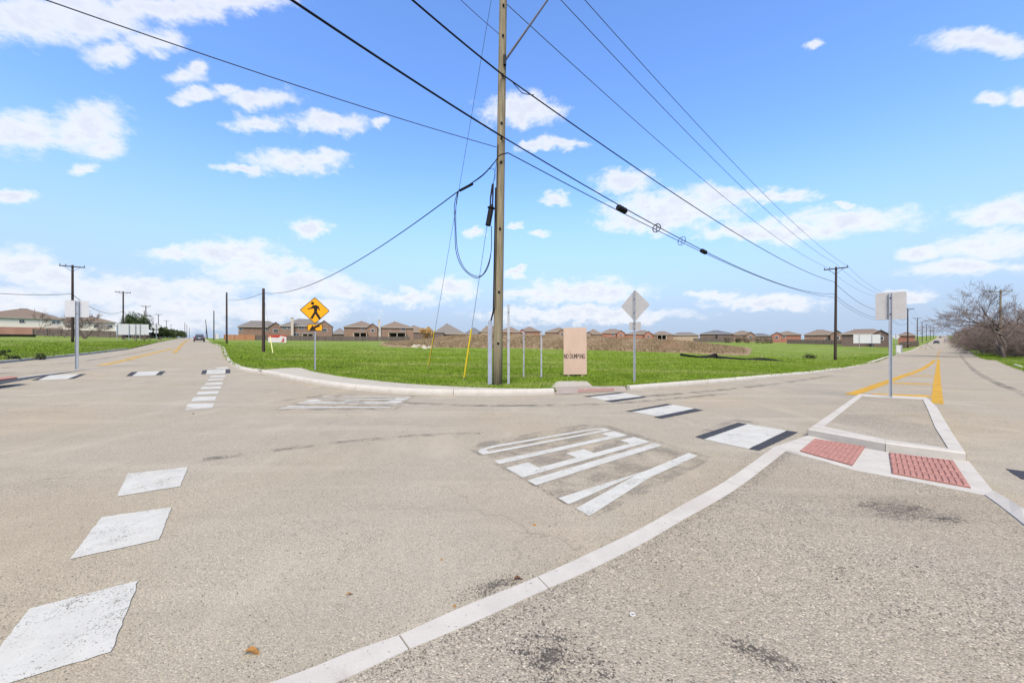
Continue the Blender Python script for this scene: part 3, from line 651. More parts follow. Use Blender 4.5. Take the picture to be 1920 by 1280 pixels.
def road_strip(fn, p0, p1, s0, s1, name, wid, mat):
    mb = MB(); n = 40
    for i in range(n + 1):
        s = s0 * (s1 / s0) ** (i / n); p = p0 + (p1 - p0) * i / n
        for d in (-wid / 2, wid / 2): q = fn(s, p + d); mb.v.append((q.x, q.y, q.z + .012))
    mb.f = [(2 * i, 2 * i + 1, 2 * i + 3, 2 * i + 2) for i in range(n)]; o = mb.build(name, mat, road)
    if o.data.polygons[0].normal.z < 0: o.data.flip_normals()
road_strip(LR, -1.35, -1.15, 46, 420, 'yellow_line', .35, M_oldyellow)
road_strip(RRd, -.6, -.6, 82, 420, 'yellow_line', .2, M_oldyellow)
# rubber drag marks left by turning wheels
strip('tyre_mark', [(1800, 664), (1812, 680), (1830, 697), (1870, 718), (1920, 738), (2000, 765)], .28, M_tyre, dz=.0042)
strip('tyre_mark', [(0, 690), (90, 684), (150, 678), (210, 669), (290, 654)], .35, M_tyre, dz=.0042)
strip('tyre_mark', [(330, 772), (420, 760), (520, 752), (600, 742)], .2, M_tyre, dz=.0042)
strip('tyre_mark', [(380, 862), (560, 838), (760, 818), (900, 812)], .18, M_tyre, dz=.0042)
strip('tyre_mark', [(1180, 745), (1330, 733), (1480, 716), (1560, 704)], .3, M_tyre, dz=.0042)
strip('tyre_mark', [(700, 752), (900, 760), (1150, 756), (1360, 738)], .25, M_tyre, dz=.0043)
sheet('rubber_patch', [(1886, 879), (1925, 884), (1960, 905), (1915, 898)], material('asphalt_patch', (.05, .052, .06), .9, .2, 40, .2), road, .006)

# ------------------------------------------------------------------ dry mound across the field, spoil heap, rubble
def humph(th, r):
    d = math.degrees(th); t = np.interp(d, [-20, -17, -13, -9, -2, 6, 14, 20, 26, 33], [0, .3, 1.0, 1.9, 2.3, 2.2, 1.9, 1.8, 1.3, 0])
    b = np.interp(r, [60, 66, 72, 82, 92, 112, 130], [0, .22, .5, .9, 1.0, .7, 0]); return float(t * b)
mb = MB(); ths = [R(-20 + 53 * i / 106) for i in range(107)]; rs = [60, 63, 66, 69, 72, 75, 78, 82, 86, 92, 98, 105, 112, 120, 130]
for th in ths:
    for r in rs:
        x, y = r * math.sin(th), r * math.cos(th); hh = humph(th, r)
        mb.v.append((x, y, H(x, y) + (.10 if hh > .04 else -.25) + hh * (1 + .22 * math.sin(x * .9 + r * .31) * math.sin(y * .55 + x * .21)) + (random.random() * .18 if hh > .05 else 0)))
k = len(rs)
for i in range(len(ths) - 1):
    for j in range(k - 1): a = i * k + j; mb.f.append((a, a + k, a + k + 1, a + 1))
mound = mb.build('mound', M_dry, kind='structure', smooth=True)
def rockmesh(sx, sy, sz, seed):
    rnd = random.Random(seed); mb = MB(); n = 7
    for k_, (zz_, rr) in enumerate(((0, .8), (.35, 1), (.75, .75), (1, .3))):
        for j in range(n):
            a = 2 * math.pi * j / n + k_ * .3; q = rr * rnd.uniform(.7, 1.2); mb.v.append((sx * q * math.cos(a), sy * q * math.sin(a), sz * zz_ * rnd.uniform(.85, 1.15)))
    for i in range(3):
        for j in range(n): a, b = i * n + j, i * n + (j + 1) % n; mb.f.append((a, b, b + n, a + n))
    mb.f += [tuple(range(n))[::-1], tuple(range(3 * n, 4 * n))]; return mb.mesh('rock')
rk = [rockmesh(.5, .4, .4, s) for s in range(4)]
for i in range(16):
    px_ = random.uniform(755, 812); p = G(px_, random.uniform(650, 656)); o = link('rubble_stone', rk[i % 4], M_stone, None)
    s = random.uniform(.5, 1.3); o.location = (p.x, p.y, p.z + .05); o.scale = (s, s, s); o.rotation_euler = (0, 0, random.uniform(0, 6))
    tag(o, 'pale broken limestone lump in the rubble at the foot of the dry mound', 'stone', 'rubble stones by the mound')
mb = MB(); n = 22
for i in range(5):
    for j in range(n):
        a = 2 * math.pi * j / n; q = (1 - i / 4.4) * random.uniform(.8, 1.15); mb.v.append((3.4 * q * math.cos(a), 2.2 * q * math.sin(a), 1.9 * (i / 4) ** .8 * random.uniform(.85, 1.1)))
for i in range(4):
    for j in range(n): a, b = i * n + j, i * n + (j + 1) % n; mb.f.append((a, b, b + n, a + n))
mb.f.append(tuple(range(4 * n, 5 * n))); o = mb.build('dirt_pile', M_dirt, label='heap of bare brown earth at the right end of the dry mound', cat='dirt pile'); p = W(1256, 655, 62); o.location = (p.x, p.y, H(p.x, p.y) + .1)

# ------------------------------------------------------------------ grass blades
def blades(name, q, rmax, n, dz, h0, h1, mat, avoid=None, power=1.0):
    th_ = np.array([a for a, _ in q]); rb = np.array([b for _, b in q]); sel = (th_ > R(-58)) & (th_ < R(58))
    lo, hi = max(th_.min(), R(-57)), min(th_.max(), R(57))
    th = rng.uniform(lo, hi, n * 2); rbn = np.interp(th, th_, rb) + .15
    r = rbn + rng.exponential(rmax * .26, n * 2); ok = r < rmax * 1.6; th, r = th[ok][:n], r[ok][:n]
    x, y = r * np.sin(th), r * np.cos(th)
    if avoid:
        keep = np.ones(len(x), bool)
        for poly in avoid:
            inside = np.zeros(len(x), bool); m = len(poly)
            for i in range(m):
                (x1, y1), (x2, y2) = poly[i], poly[(i + 1) % m]
                c = ((y1 > y) != (y2 > y)) & (x < (x2 - x1) * (y - y1) / (y2 - y1 + 1e-12) + x1); inside ^= c
            keep &= ~inside
        x, y, r = x[keep], y[keep], r[keep]
    z = np.array([H(a, b) for a, b in zip(x, y)]) + dz; m = len(x); B = 4; V = np.zeros((m, B, 3, 3)); 
    clump = .55 + .9 * (np.sin(x * 1.3 + np.sin(y * .9) * 2) * np.sin(y * 1.1 + x * .4) * .5 + .5)
    for b in range(B):
        a = rng.uniform(0, 2 * np.pi, m); hgt = rng.uniform(h0, h1, m) * clump; wd = rng.uniform(.008, .015, m) * (1 + r / 20); ox, oy = rng.normal(0, .05, (2, m)) * (1 + r / 30); ln = rng.uniform(.2, .8, m) * hgt; la = rng.uniform(0, 2 * np.pi, m)
        ca, sa = np.cos(a), np.sin(a)
        V[:, b, 0] = np.stack([x + ox - ca * wd, y + oy - sa * wd, z], 1); V[:, b, 1] = np.stack([x + ox + ca * wd, y + oy + sa * wd, z], 1); V[:, b, 2] = np.stack([x + ox + np.cos(la) * ln, y + oy + np.sin(la) * ln, z + hgt], 1)
    v = V.reshape(-1, 3); f = np.arange(len(v)).reshape(-1, 3); return link(name, fastmesh(name, v, f), mat)
lnd = [(p.x, p.y) for p in (G(1030, 727.5, .145), G(1110, 727.5, .145), G(1102, 715, .145), G(1042, 715, .145))]
tag(blades('lawn_grass', lot_q, 62, 120000, .125, .03, .085, M_blade, [walk_poly, lnd], 1.5), 'short green grass covering the open corner field', 'grass', kind='stuff')
tag(blades('verge_grass', lv_q, 60, 16000, .105, .03, .09, M_blade, None, 1.2), 'short green grass beside the left-hand road', 'grass', kind='stuff')
tag(blades('roadside_grass', rv_q, 70, 9000, .055, .03, .09, M_blade, None, 1.2), 'short green grass beside the right-hand road', 'grass', kind='stuff')
V = []; 
for i in range(26000):
    th = R(random.uniform(-19.5, 32)); r = random.uniform(62, 104); hh = humph(th, r)
    if hh < .12: continue
    x, y = r * math.sin(th), r * math.cos(th); z = H(x, y) + .05 + hh
    for b in range(3):
        a = random.uniform(0, 6.28); wd = .06; h_ = random.uniform(.15, .6); xx, yy = x + random.gauss(0, .15), y + random.gauss(0, .15)
        V += [(xx - wd * math.cos(a), yy - wd * math.sin(a), z), (xx + wd * math.cos(a), yy + wd * math.sin(a), z), (xx + random.gauss(0, .2), yy + random.gauss(0, .2), z + h_)]
v = np.array(V); tag(link('dry_weeds', fastmesh('dry_weeds', v, np.arange(len(v)).reshape(-1, 3)), M_dryblade), 'tall dead brown grass covering the long mound', 'dry grass', kind='stuff')

# ------------------------------------------------------------------ houses, fences
def house(label, x0, x1, r, ytop, yeave, wall, roof, apex=None, wins=(), chim=None, patio=None, lower=None, ridge=.3, depth=.75, yaw=0.0, ymid=None, wing=None):
    pc = (x0 + x1) / 2; th = math.atan2(pc - 960, F); D = r * math.cos(th); x, y = r * math.sin(th), D
    root = empty('house', (x, y, 0), -th + yaw, label, 'house', 'houses of the estate around the field')
    ux = lambda px: r * math.tan(math.atan2(px - 960, F) - th); zz_ = lambda py: CAM_H + (640 - py) * D / F
    xa, xb = ux(x0), ux(x1); Wd = xb - xa; dp = min(14, max(7, Wd * depth)); g = H(x, y) - .6; ze, zt = zz_(yeave), zz_(ytop); ov = .45
    mb = MB()
    def wallbox(a, b, y0, y1, z0, z1): mb.box(((a + b) / 2, (y0 + y1) / 2, (z0 + z1) / 2), (b - a, y1 - y0, z1 - z0))
    if lower is not None:
        zm = zz_(ymid); mb2 = MB(); mb2.box(((xa + xb) / 2, dp / 2, (g + zm) / 2), (Wd + .06, dp + .06, zm - g)); mb2.build('lower_wall', lower, root)
        wallbox(xa, xb, 0, dp, zm + .002, ze); mb.build('wall', wall, root)
    else: wallbox(xa, xb, 0, dp, g, ze); mb.build('wall', wall, root)
    ax = ux(apex) if apex else (xa + xb) / 2; rl = Wd * ridge / 2; yr = dp / 2
    e = [(xa - ov, -ov, ze), (xb + ov, -ov, ze), (xb + ov, dp + ov, ze), (xa - ov, dp + ov, ze)]; u_ = [(a, b, c + .16) for a, b, c in e]
    t1, t2 = (ax - rl, yr, zt), (ax + rl, yr, zt)
    rb_ = MB(); rb_.add(e + u_ + [t1, t2], [(3, 2, 1, 0), (0, 1, 5, 4), (1, 2, 6, 5), (2, 3, 7, 6), (3, 0, 4, 7), (4, 5, 9, 8), (5, 6, 9), (6, 7, 8, 9), (7, 4, 8)])
    ro = rb_.build('roof', roof, root)
    cp = MB(); cp.tube([Vector(t1) + Vector((0, 0, .02)), Vector(t2) + Vector((0, 0, .02))], .12, 4); cp.build('ridge_cap', roof, ro)
    ft = MB(); ft.box(((xa + xb) / 2, -ov - .03, ze + .07), (Wd + 2 * ov + .1, .05, .2)); ft.build('fascia', M_trim, ro)
    hr = random.Random(int(x0 * 7 + x1))
    if not wing and Wd > 9 and hr.random() < .75:      # a gabled bay standing forward, its ridge running to the back
        bw_ = Wd * hr.uniform(.26, .36); a = xa + .3 if hr.random() < .5 else xb - bw_ - .3; b = a + bw_; m_ = (a + b) / 2; fy_ = -1.6; ye = ze - .003; yt = min(zt - .3, ye + bw_ * .42)
        k_ = MB(); k_.add([(a, fy_, g), (b, fy_, g), (b, fy_, ye), (m_, fy_, yt - .1), (a, fy_, ye), (a, 0.01, g), (b, 0.01, g), (b, 0.01, ye), (m_, 0.01, yt - .1), (a, 0.01, ye)], [(0, 1, 2, 3, 4), (1, 6, 7, 2), (5, 0, 4, 9)]); k_.build('gabled_bay', wall, root)
        k_ = MB(); o2 = .35; yb_ = dp * .45
        k_.add([(a - o2, fy_ - .3, ye - .1), (m_, fy_ - .3, yt + .1), (b + o2, fy_ - .3, ye - .1), (a - o2, yb_, ye - .1), (m_, yb_, yt + .1), (b + o2, yb_, ye - .1), (a - o2, fy_ - .3, ye - .22), (m_, fy_ - .3, yt - .02), (b + o2, fy_ - .3, ye - .22)], [(0, 1, 4, 3), (1, 2, 5, 4), (0, 6, 7, 1), (1, 7, 8, 2)]); k_.build('gable_roof', roof, root)
        wb = MB(); wb.box((m_, fy_ - .03, ye - 1.3), (bw_ * .38, .08, 1.2)); w1 = wb.build('window', M_frame, root); wb = MB(); wb.box((m_, fy_ - .06, ye - 1.3), (bw_ * .38 - .25, .06, .98)); wb.build('pane', M_glass, w1)
    vb = MB(); vb.tube([(ax + Wd * .12, yr + .8, zt - 1.2), (ax + Wd * .12, yr + .8, zt + .25)], .08, 6); vb.build('vent_pipe', M_galv, ro)
    if wing:       # a lower hipped bay standing forward of the wall
        a, b, yt, ye = ux(wing[0]), ux(wing[1]), zz_(wing[2]), zz_(wing[3]); k_ = MB(); k_.box(((a + b) / 2, -1.2, (g + ye) / 2), (b - a, 2.4, ye - g)); k_.build('wall', wall, root)
        k_ = MB(); q = [(a - .35, -2.75, ye), (b + .35, -2.75, ye), (b + .35, 1.5, ye), (a - .35, 1.5, ye)]; m_ = (a + b) / 2; k_.add(q + [(m_, -.4, yt), (m_, 3.0, yt)], [(3, 2, 1, 0), (0, 1, 4), (1, 2, 5, 4), (2, 3, 5), (3, 0, 4, 5)]); k_.build('roof', roof, root)
    for (wx, wy, ww, wh) in wins:
        a, b, z1, z0 = ux(wx - ww / 2), ux(wx + ww / 2), zz_(wy - wh / 2), zz_(wy + wh / 2); c = ((a + b) / 2, -.04, (z0 + z1) / 2)
        f_ = MB(); t = .1
        f_.box((c[0], c[1], z1 + t / 2), (b - a + 2 * t, .12, t)); f_.box((c[0], c[1], z0 - t / 2), (b - a + 2 * t, .12, t)); f_.box((a - t / 2, c[1], c[2]), (t, .12, z1 - z0)); f_.box((b + t / 2, c[1], c[2]), (t, .12, z1 - z0)); f_.box((c[0], c[1], c[2]), (.06, .11, z1 - z0))
        wo_ = f_.build('window', M_frame, root); g_ = MB(); g_.box((c[0], -.02, c[2]), (b - a, .05, z1 - z0)); g_.build('pane', M_glass, wo_)
    if chim:
        cx, cy0, cw = chim; a, b = ux(cx - cw / 2), ux(cx + cw / 2); k_ = MB(); zt_ = zz_(cy0); k_.box(((a + b) / 2, -.45, (g + zt_) / 2), (b - a, .9, zt_ - g)); ch = k_.build('chimney', M_trim, root); k_ = MB(); k_.box(((a + b) / 2, -.45, zt_ + .12), (b - a + .25, 1.15, .22)); k_.build('chimney_cap', M_trim, ch)
    if patio:
        a, b, z1, z0 = ux(patio[0]), ux(patio[1]), zz_(patio[2]), zz_(patio[3]); k_ = MB(); k_.add([(a, -3, z1 - .35), (b, -3, z1 - .35), (b, .02, z1 + .25), (a, .02, z1 + .25), (a, -3, z1 - .5), (b, -3, z1 - .5), (b, .02, z1 + .1), (a, .02, z1 + .1)], [(0, 1, 2, 3), (7, 6, 5, 4), (0, 4, 5, 1), (1, 5, 6, 2), (3, 7, 4, 0)]); k_.build('patio_roof', roof, root)
        for q in (a + .15, (a + b) / 2, b - .15): k_ = MB(); k_.box((q, -2.85, (g + z1 - .45) / 2), (.22, .22, z1 - .45 - g)); k_.build('patio_post', M_trim, root)
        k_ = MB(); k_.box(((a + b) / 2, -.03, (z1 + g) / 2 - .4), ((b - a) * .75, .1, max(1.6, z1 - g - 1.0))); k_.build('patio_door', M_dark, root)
    return root
B_ = M_br; F_ = M_rf
house('cream house with brick ground floor at the far left edge, behind the bare tree', -60, 118, 194, 577, 596, M_cream, F_['brown'], apex=45, wins=[(41, 602, 9, 5), (101, 602, 6, 5), (109, 602, 6, 5), (88, 617, 4, 5)], lower=B_['pink'], ymid=613, patio=(95, 116, 614, 624), ridge=.1, depth=.5)
house('pale house half hidden by the bare tree left of the long white board', 112, 216, 222, 589, 604, M_cream, F_['brown'], apex=150, wins=[(180, 611, 8, 5), (207, 611, 7, 5)], ridge=.2, depth=.5)
house('wide brown brick house left of the house with the pale chimney, behind the bare pole', 447, 532, 178, 601, 613.5, B_['brown'], F_['grey'], apex=488, wins=[(452, 618, 6, 5), (501, 618, 5, 6), (507, 618, 5, 6)], ridge=.45)
house('brown brick house behind the pedestrian sign with a pale chimney on its wall', 526, 624, 166, 597, 612, B_['brown'], F_['grey'], apex=570, wins=[(533, 615.5, 8, 4), (543, 615.5, 6, 4), (565, 614.5, 10, 5), (556, 627, 9, 5), (598, 627, 8, 6)], chim=(548, 597, 5), patio=(566, 588, 624, 632), ridge=.25)
house('low roofed house showing between the pedestrian sign house and the next two', 622, 652, 205, 615, 626, B_['dark'], F_['grey'], ridge=.1)
house('brown brick house with the tall pale chimney at its right end', 645, 709, 168, 601, 613.5, B_['brown'], F_['brown'], apex=678, wins=[(680, 616.5, 5, 5), (691, 616.5, 4, 5), (697, 628, 14, 4)], chim=(711, 600, 4), patio=(662, 688, 622, 631), ridge=.05)
house('brown brick house just right of the tall pale chimney, end of the fence in front', 714, 775, 168, 602, 614.5, B_['brown'], F_['brown'], apex=740, wins=[(756, 617, 7, 5)], patio=(728, 761, 622, 631), ridge=.05)
house('dark roof low behind the golden shrub on the mound', 766, 812, 200, 610, 623, B_['dark'], F_['brown'], apex=775, ridge=.1)
house('grey roofed house with one big plain hip between the two yellow guy guards', 812, 872, 176, 606, 626, B_['dark'], F_['grey'], apex=838, ridge=.05, wing=(814, 832, 616, 624))
house('slate roofed house right of the second yellow guy guard', 871, 906, 205, 614.5, 626, B_['dark'], F_['slate'], ridge=.15)
house('tan gabled house directly behind the main utility pole', 902, 938, 196, 611, 622, B_['tan'], F_['brown'], ridge=.5)
house('red brick house seen between the main pole and the bare steel post', 936, 976, 205, 613, 622.5, B_['red'], F_['brown'], wins=[(966, 625, 4, 3)], ridge=.2)
house('red brick house behind the pair of short steel posts', 972, 1013, 210, 612.5, 622, B_['red'], F_['brown'], wins=[(985, 625, 5, 3)], ridge=.15)
house('brown house left of the plywood board, roof low', 1022, 1062, 215, 614, 622.5, B_['brown'], F_['brown'], apex=1048, ridge=.2)
house('brown house just right of the plywood board', 1097, 1128, 218, 617, 626, B_['brown'], F_['brown'], ridge=.1)
house('red brick house with a dark flue left of the diamond sign', 1126, 1172, 222, 616.5, 624.5, B_['red'], F_['brown'], wins=[(1150, 628, 5, 3)], ridge=.3)
house('red brick house directly behind the small plaque of the diamond sign', 1172, 1224, 225, 619, 626.5, B_['red'], F_['brown'], apex=1205, ridge=.2, wins=[(1212, 629, 5, 3)])
house('brown house first right of the diamond sign, with white porch', 1221, 1262, 232, 621, 627.5, B_['brown'], F_['brown'], patio=(1232, 1250, 627, 632), ridge=.3)
house('tan low house second right of the diamond sign', 1258, 1310, 238, 623, 628.5, B_['tan'], F_['grey'], ridge=.5)
house('dark brown house with the steep slate gable right of the dirt pile', 1312, 1376, 222, 619, 626, B_['dark'], F_['slate'], apex=1342, ridge=.2, wing=(1345, 1370, 622, 627))
house('brown house with dry shrubs before it, mid right of the field', 1368, 1416, 236, 620, 627.5, B_['brown'], F_['brown'], ridge=.2)
house('slate roof far behind the dry shrubs', 1402, 1448, 330, 625, 630, B_['dark'], F_['slate'], ridge=.3)
house('orange red brick house left of the broad tan hipped one', 1446, 1502, 228, 621, 627.5, B_['red'], F_['brown'], apex=1476, ridge=.15, wins=[(1470, 631, 5, 3)])
house('broad house with a big tan hipped roof left of the crossarm pole', 1508, 1584, 205, 618, 627.5, B_['brown'], F_['brown'], apex=1537, wins=[(1552, 637, 12, 3)], ridge=.2)
house('long house with a brown roof behind the wide white board', 1578, 1668, 165, 617, 626.5, B_['dark'], F_['brown'], apex=1620, ridge=.45)
house('small orange brick house right of the square sign on the island', 1684, 1716, 215, 623, 629, B_['red'], F_['brown'], ridge=.3)

def fence(label, pts, hgt, mat, bw=.145):
    p0 = Vector((pts[0][0], pts[0][1], 0)); root = empty('fence', (pts[0][0], pts[0][1], 0), 0, label, 'fence'); up = MB(); posts = []
    for a, b in zip(pts, pts[1:]):
        a, b = Vector((a[0], a[1], 0)), Vector((b[0], b[1], 0)); d = b - a; Ln = d.length; d.normalize(); n = int(Ln / (bw + .012)); ang = math.atan2(d.y, d.x)
        for i in range(n):
            c = a + d * (i + .5) * Ln / n; z = H(c.x, c.y); o_ = Vector((-d.y, d.x, 0)) * random.uniform(-.015, .015); hh = hgt * random.uniform(.975, 1.02)
            up.box((c.x - p0.x + o_.x, c.y - p0.y + o_.y, z + hh / 2), (Ln / n - .012, .022, hh), ang)
        m = max(1, int(Ln / 2.4))
        for i in range(m + 1): posts.append((a + d * Ln * i / m, ang))
    up.build('boards', mat, root, kind='stuff')
    for c, ang in posts[:120]:
        n_ = Vector((math.sin(ang), -math.cos(ang), 0)) * .08; pb = MB(); pb.box((c.x - p0.x + n_.x, c.y - p0.y + n_.y, H(c.x, c.y) + hgt * .48), (.1, .1, hgt), ang); pb.build('post', mat, root)
    return root
def wp(px, r): th = math.atan2(px - 960, F); return (r * math.sin(th), r * math.cos(th))
fence('long weathered grey board fence behind the lawn, left of the dry mound', [wp(478, 152), wp(610, 150), wp(768, 153)], 1.85, M_fence)
fence('orange cedar board fence left of the real estate banner', [wp(420, 152), wp(478, 149)], 1.9, M_cedar)
fence('grey board fence below the cream house at the far left', [wp(62, 176), wp(140, 172), wp(228, 168), wp(292, 185)], 2.1, M_fence)
fence('dark board fence at the far side of the field, right of the dirt pile', [wp(1300, 202), wp(1372, 200)], 1.9, M_fence)
fence('dark board fence in front of the broad tan roofed house', [wp(1476, 196), wp(1592, 190)], 1.9, M_fence)
fence('dark board fence before the red houses behind the plywood board', [wp(1010, 185), wp(1170, 190)], 1.9, M_fence)
fence('brown board fence behind the small white post sign on the right', [wp(1686, 150), wp(1722, 190)], 1.9, M_fence)
mb = MB(); a, b = wp(-40, 128), wp(66, 132); d = math.atan2(b[1] - a[1], b[0] - a[0]); c = ((a[0] + b[0]) / 2, (a[1] + b[1]) / 2)
for i in range(3): mb.box((0, 0, .22 * i + .11), (math.hypot(b[0] - a[0], b[1] - a[1]), .3, .21), d)
o = mb.build('retaining_wall', material('dark_timber', (.05, .045, .03), .95, .4, 3, .3), label='low dark timber retaining wall below the cream house', cat='wall'); o.location = (c[0], c[1], H(*c))

# ------------------------------------------------------------------ utility poles
ARM_R = math.atan2(nR.y, nR.x); ARM_L = math.atan2(nL.y, nL.x)
def utility_pole(label, base, hgt, r0, r1, mat, arms=(), arm_ang=0.0, lean=(0, 0), armlen=2.4, group='utility poles along the roads', ins=True):
    root = empty('utility_pole', base, 0, label, 'utility pole', group)
    n = 9; pts = [Vector((lean[0] * t / (n - 1), lean[1] * t / (n - 1), -.6 + (hgt + .6) * t / (n - 1))) for t in range(n)]
    mb = MB(); mb.tube(pts, [r0 + (r1 - r0) * t / (n - 1) for t in range(n)], 14); mb.build('shaft', mat, root, smooth=True)
    for za in arms:
        t = za / hgt; cx, cy = lean[0] * t, lean[1] * t; ca, sa = math.cos(arm_ang), math.sin(arm_ang); mb = MB(); off = r0 * .9
        mb.box((cx + sa * off, cy - ca * off, za), (armlen, .11, .13), arm_ang); arm = mb.build('crossarm', mat, root)
        for s in (-1, 1):
            b_ = MB(); b_.tube([(cx + ca * s * armlen * .32 + sa * off, cy + sa * s * armlen * .32 - ca * off, za - .05), (cx + sa * off * .8, cy - ca * off * .8, za - .75)], .022, 5); b_.build('brace', M_galv if mat is M_wood else mat, root)
        if ins:
            for s in (-.94, -.5, .94):
                b_ = MB(); p = (cx + ca * s * armlen / 2 + sa * off, cy + sa * s * armlen / 2 - ca * off, za + .06); b_.tube([p, (p[0], p[1], p[2] + .08), (p[0], p[1], p[2] + .1), (p[0], p[1], p[2] + .22)], [.02, .02, .06, .045], 8); b_.build('insulator', M_iron, arm)
    return root
def gbase(px, D): x = (px - 960) / F * D; return Vector((x, D, H(x, D)))
# the tall pole on the corner
PB = G(932, 722, .13); PD = PB.y
main = utility_pole('tall weathered pole on the corner with grey conduit up its side', PB, 15.2, .165, .12, M_wood, (14.4,), ARM_R, (.24, 0), 2.6, None)
mb = MB(); mb.box((-.235, -.03, 1.0), (.13, .14, 2.3)); mb.tube([(-.235, -.03, 2.1), (-.23, -.03, 2.18)], [.05, .03], 8); mb.build('conduit_guard', M_conduit, main)
mb = MB(); mb.tube([(-.215, -.04, 2.1)] + [(-.165 + .0183 * z, -.04, z) for z in (2.5, 4, 5.5, 6.6)], .026, 8); mb.tube([(-.2, -.08, 2.1)] + [(-.105 + .017 * z, -.135, z) for z in (2.6, 4, 6, 8)], .012, 6); mb.build('riser_cable', M_cable, main)
for z in (1.4, 3.1, 5.2, 7.4, 8.2, 8.7, 10.3, 11.6, 12.6):
    mb = MB(); x = .0158 * z; mb.tube([(x + .02, -.14, z), (x + .02, -.19, z)], .022, 6); mb.tube([(x + .02, -.15, z), (x + .02, -.16, z)], .045, 6); mb.build('bolt', M_iron, main)
a0 = W(948, 112, PD - .15) - PB; a1 = W(1034, -10, PD - .1) - PB
mb = MB(); mb.tube([a0, a0.lerp(a1, .5), a1], [.042, .036, .03], 8); sa_ = mb.build('standoff_arm', material('dark_weathered_steel', (.10, .10, .115), .6, .1, 20, .2, metallic=.2), main)
mb = MB(); mb.box((a0.x - .03, a0.y, a0.z - .02), (.1, .1, .32)); mb.build('bracket', M_iron, sa_)
mb = MB(); mb.tube([a1, a1 + Vector((.05, 0, .12)), a1 + Vector((.08, 0, .2))], [.05, .07, .04], 8); mb.build('insulator', M_iron, sa_)
# poles with crossarms down the right-hand road
rp = [(1566, 50, 12.6, 'dark crossarm pole standing in the grass beside the right-hand road'), (1668, 78, 12.0, 'dark pole hidden behind the square sign post on the island'), (1702, 108, 11.6, 'dark crossarm pole just right of the square island sign'),
      (1720, 160, 11.4, 'third crossarm pole beyond the square sign, along the right-hand road'), (1729, 199, 11, 'fourth pole beyond the square sign, along the right-hand road'), (1737, 245, 11, 'fifth pole beyond the square sign, along the right-hand road'), (1744.5, 300, 11, 'sixth pole beyond the square sign, along the right-hand road'), (1750, 370, 11, 'seventh pole beyond the square sign, near the far bend')]
RP = []
for px_, D, hg, lb in rp:
    b = gbase(px_, D); RP.append((b, hg)); utility_pole(lb, b, hg, .17, .12, M_dkwood, (hg - .25,), ARM_R, (.12, 0) if px_ == 1566 else (0, 0), 2.5)
for px_, D, hg, lb in ((1876, 62, 11.0, 'wooden crossarm pole rising out of the brush at the right edge'), (1845, 150, 13.5, 'pole just left of the arching tree trunk, beyond the brush'), (1832, 190, 14.5, 'thin pole beyond the brush, under the arching branches'), (1818, 240, 15, 'thinnest far pole beyond the brush, under the branch tips')):
    utility_pole(lb, gbase(px_, D), hg, .16, .11, M_wood if px_ == 1876 else M_dkwood, (hg - .3,) if px_ == 1876 else (), ARM_R)
lp = [(136, 54.7, 11.4, 1, 'dark crossarm pole behind the square sign on the left'), (231, 85, 11.0, 1, 'crossarm pole at the left end of the long white board'), (273.5, 128, 11.2, 1, 'crossarm pole above the right end of the long white board'), (270.5, 126, 9.3, 0, 'plain pole paired with the crossarm pole above the white board'), (297, 175, 11.2, 1, 'crossarm pole behind the small diamond sign on the left'), (312, 235, 11, 1, 'crossarm pole above the olive hedge, nearer of two'), (320.5, 310, 11, 1, 'crossarm pole above the olive hedge, farther of two')]
LP = []
for px_, D, hg, arm, lb in lp:
    b = gbase(px_, D); LP.append((b, hg)); utility_pole(lb, b, hg, .16, .12, M_dkwood, (hg - .25,) if arm else (), ARM_L, armlen=2.5)
for px_, D, hg, ln, lb in ((494, 37.5, 6.5, 0, 'plain dark pole left of the pedestrian sign with a cable on top'), (425, 66, 9.1, 0, 'plain dark pole at the bend of the left kerb'), (401, 110, 8.8, 0, 'plain pole right of the car on the left-hand road'), (389.5, 165, 8.6, -1.0, 'leaning pole just right of the car, far up the road'), (386.5, 230, 9, 0, 'far pole directly above the car'),
                          (346.5, 230, 9.5, 0, 'far plain pole at the end of the olive hedge, nearest of three'), (350.5, 260, 9.6, 0, 'far plain pole at the end of the olive hedge, middle of three'), (355, 330, 9.6, 0, 'far plain pole at the end of the olive hedge, farthest of three')):
    utility_pole(lb, gbase(px_, D), hg, .16 if px_ != 494 else .15, .12, M_dkwood, (), 0, (ln, 0))

# ------------------------------------------------------------------ wires
def wire(name, label, anchors, sags, rad, mat=M_cable, cat='cable'):
    P = []
    for (a, b), s in zip(zip(anchors, anchors[1:]), sags):
        n = 28
        for i in range(n): t = i / n; p = a.lerp(b, t); P.append(p - Vector((0, 0, 4 * s * t * (1 - t))))
    P.append(anchors[-1]); mb = MB(); mb.tube(P, rad, 6); mb.build(name, mat, None, label=label, cat=cat, smooth=True); return P
def polept(i, z, off=0.0): b, h = RP[i]; return Vector((b.x + nR.x * off, b.y + nR.y * off, b.z + z))
def back_to(a, px_, py_):          # level wire: extend from the pole through the point where it leaves the picture, on past the camera
    D = (a.z - CAM_H) * F / (640 - py_); q = W(px_, py_, D); return a + (q - a) * 2.6
pf = PD - .2
c2 = W(943, 257, pf); c3 = W(942, 140, pf)
wire('telephone_cable', 'thick black cable running in from overhead left to the corner pole, lower of two', [back_to(c2, 580, 0), c2], [.25], .026)
wire('telephone_cable', 'thick black cable running in from overhead left to the corner pole, upper of two', [back_to(c3, 785, 0), c3], [.15], .026)
c1 = W(931, 276, pf + .1); wire('service_wire', 'thin wire reaching the corner pole from the far upper left', [back_to(c1, 220, 0), c1], [.5], .011, M_wire)
e2 = W(1563, 551, 49.7); e2b = W(1563, 557, 49.7); e3 = W(1563, 528, 49.7)
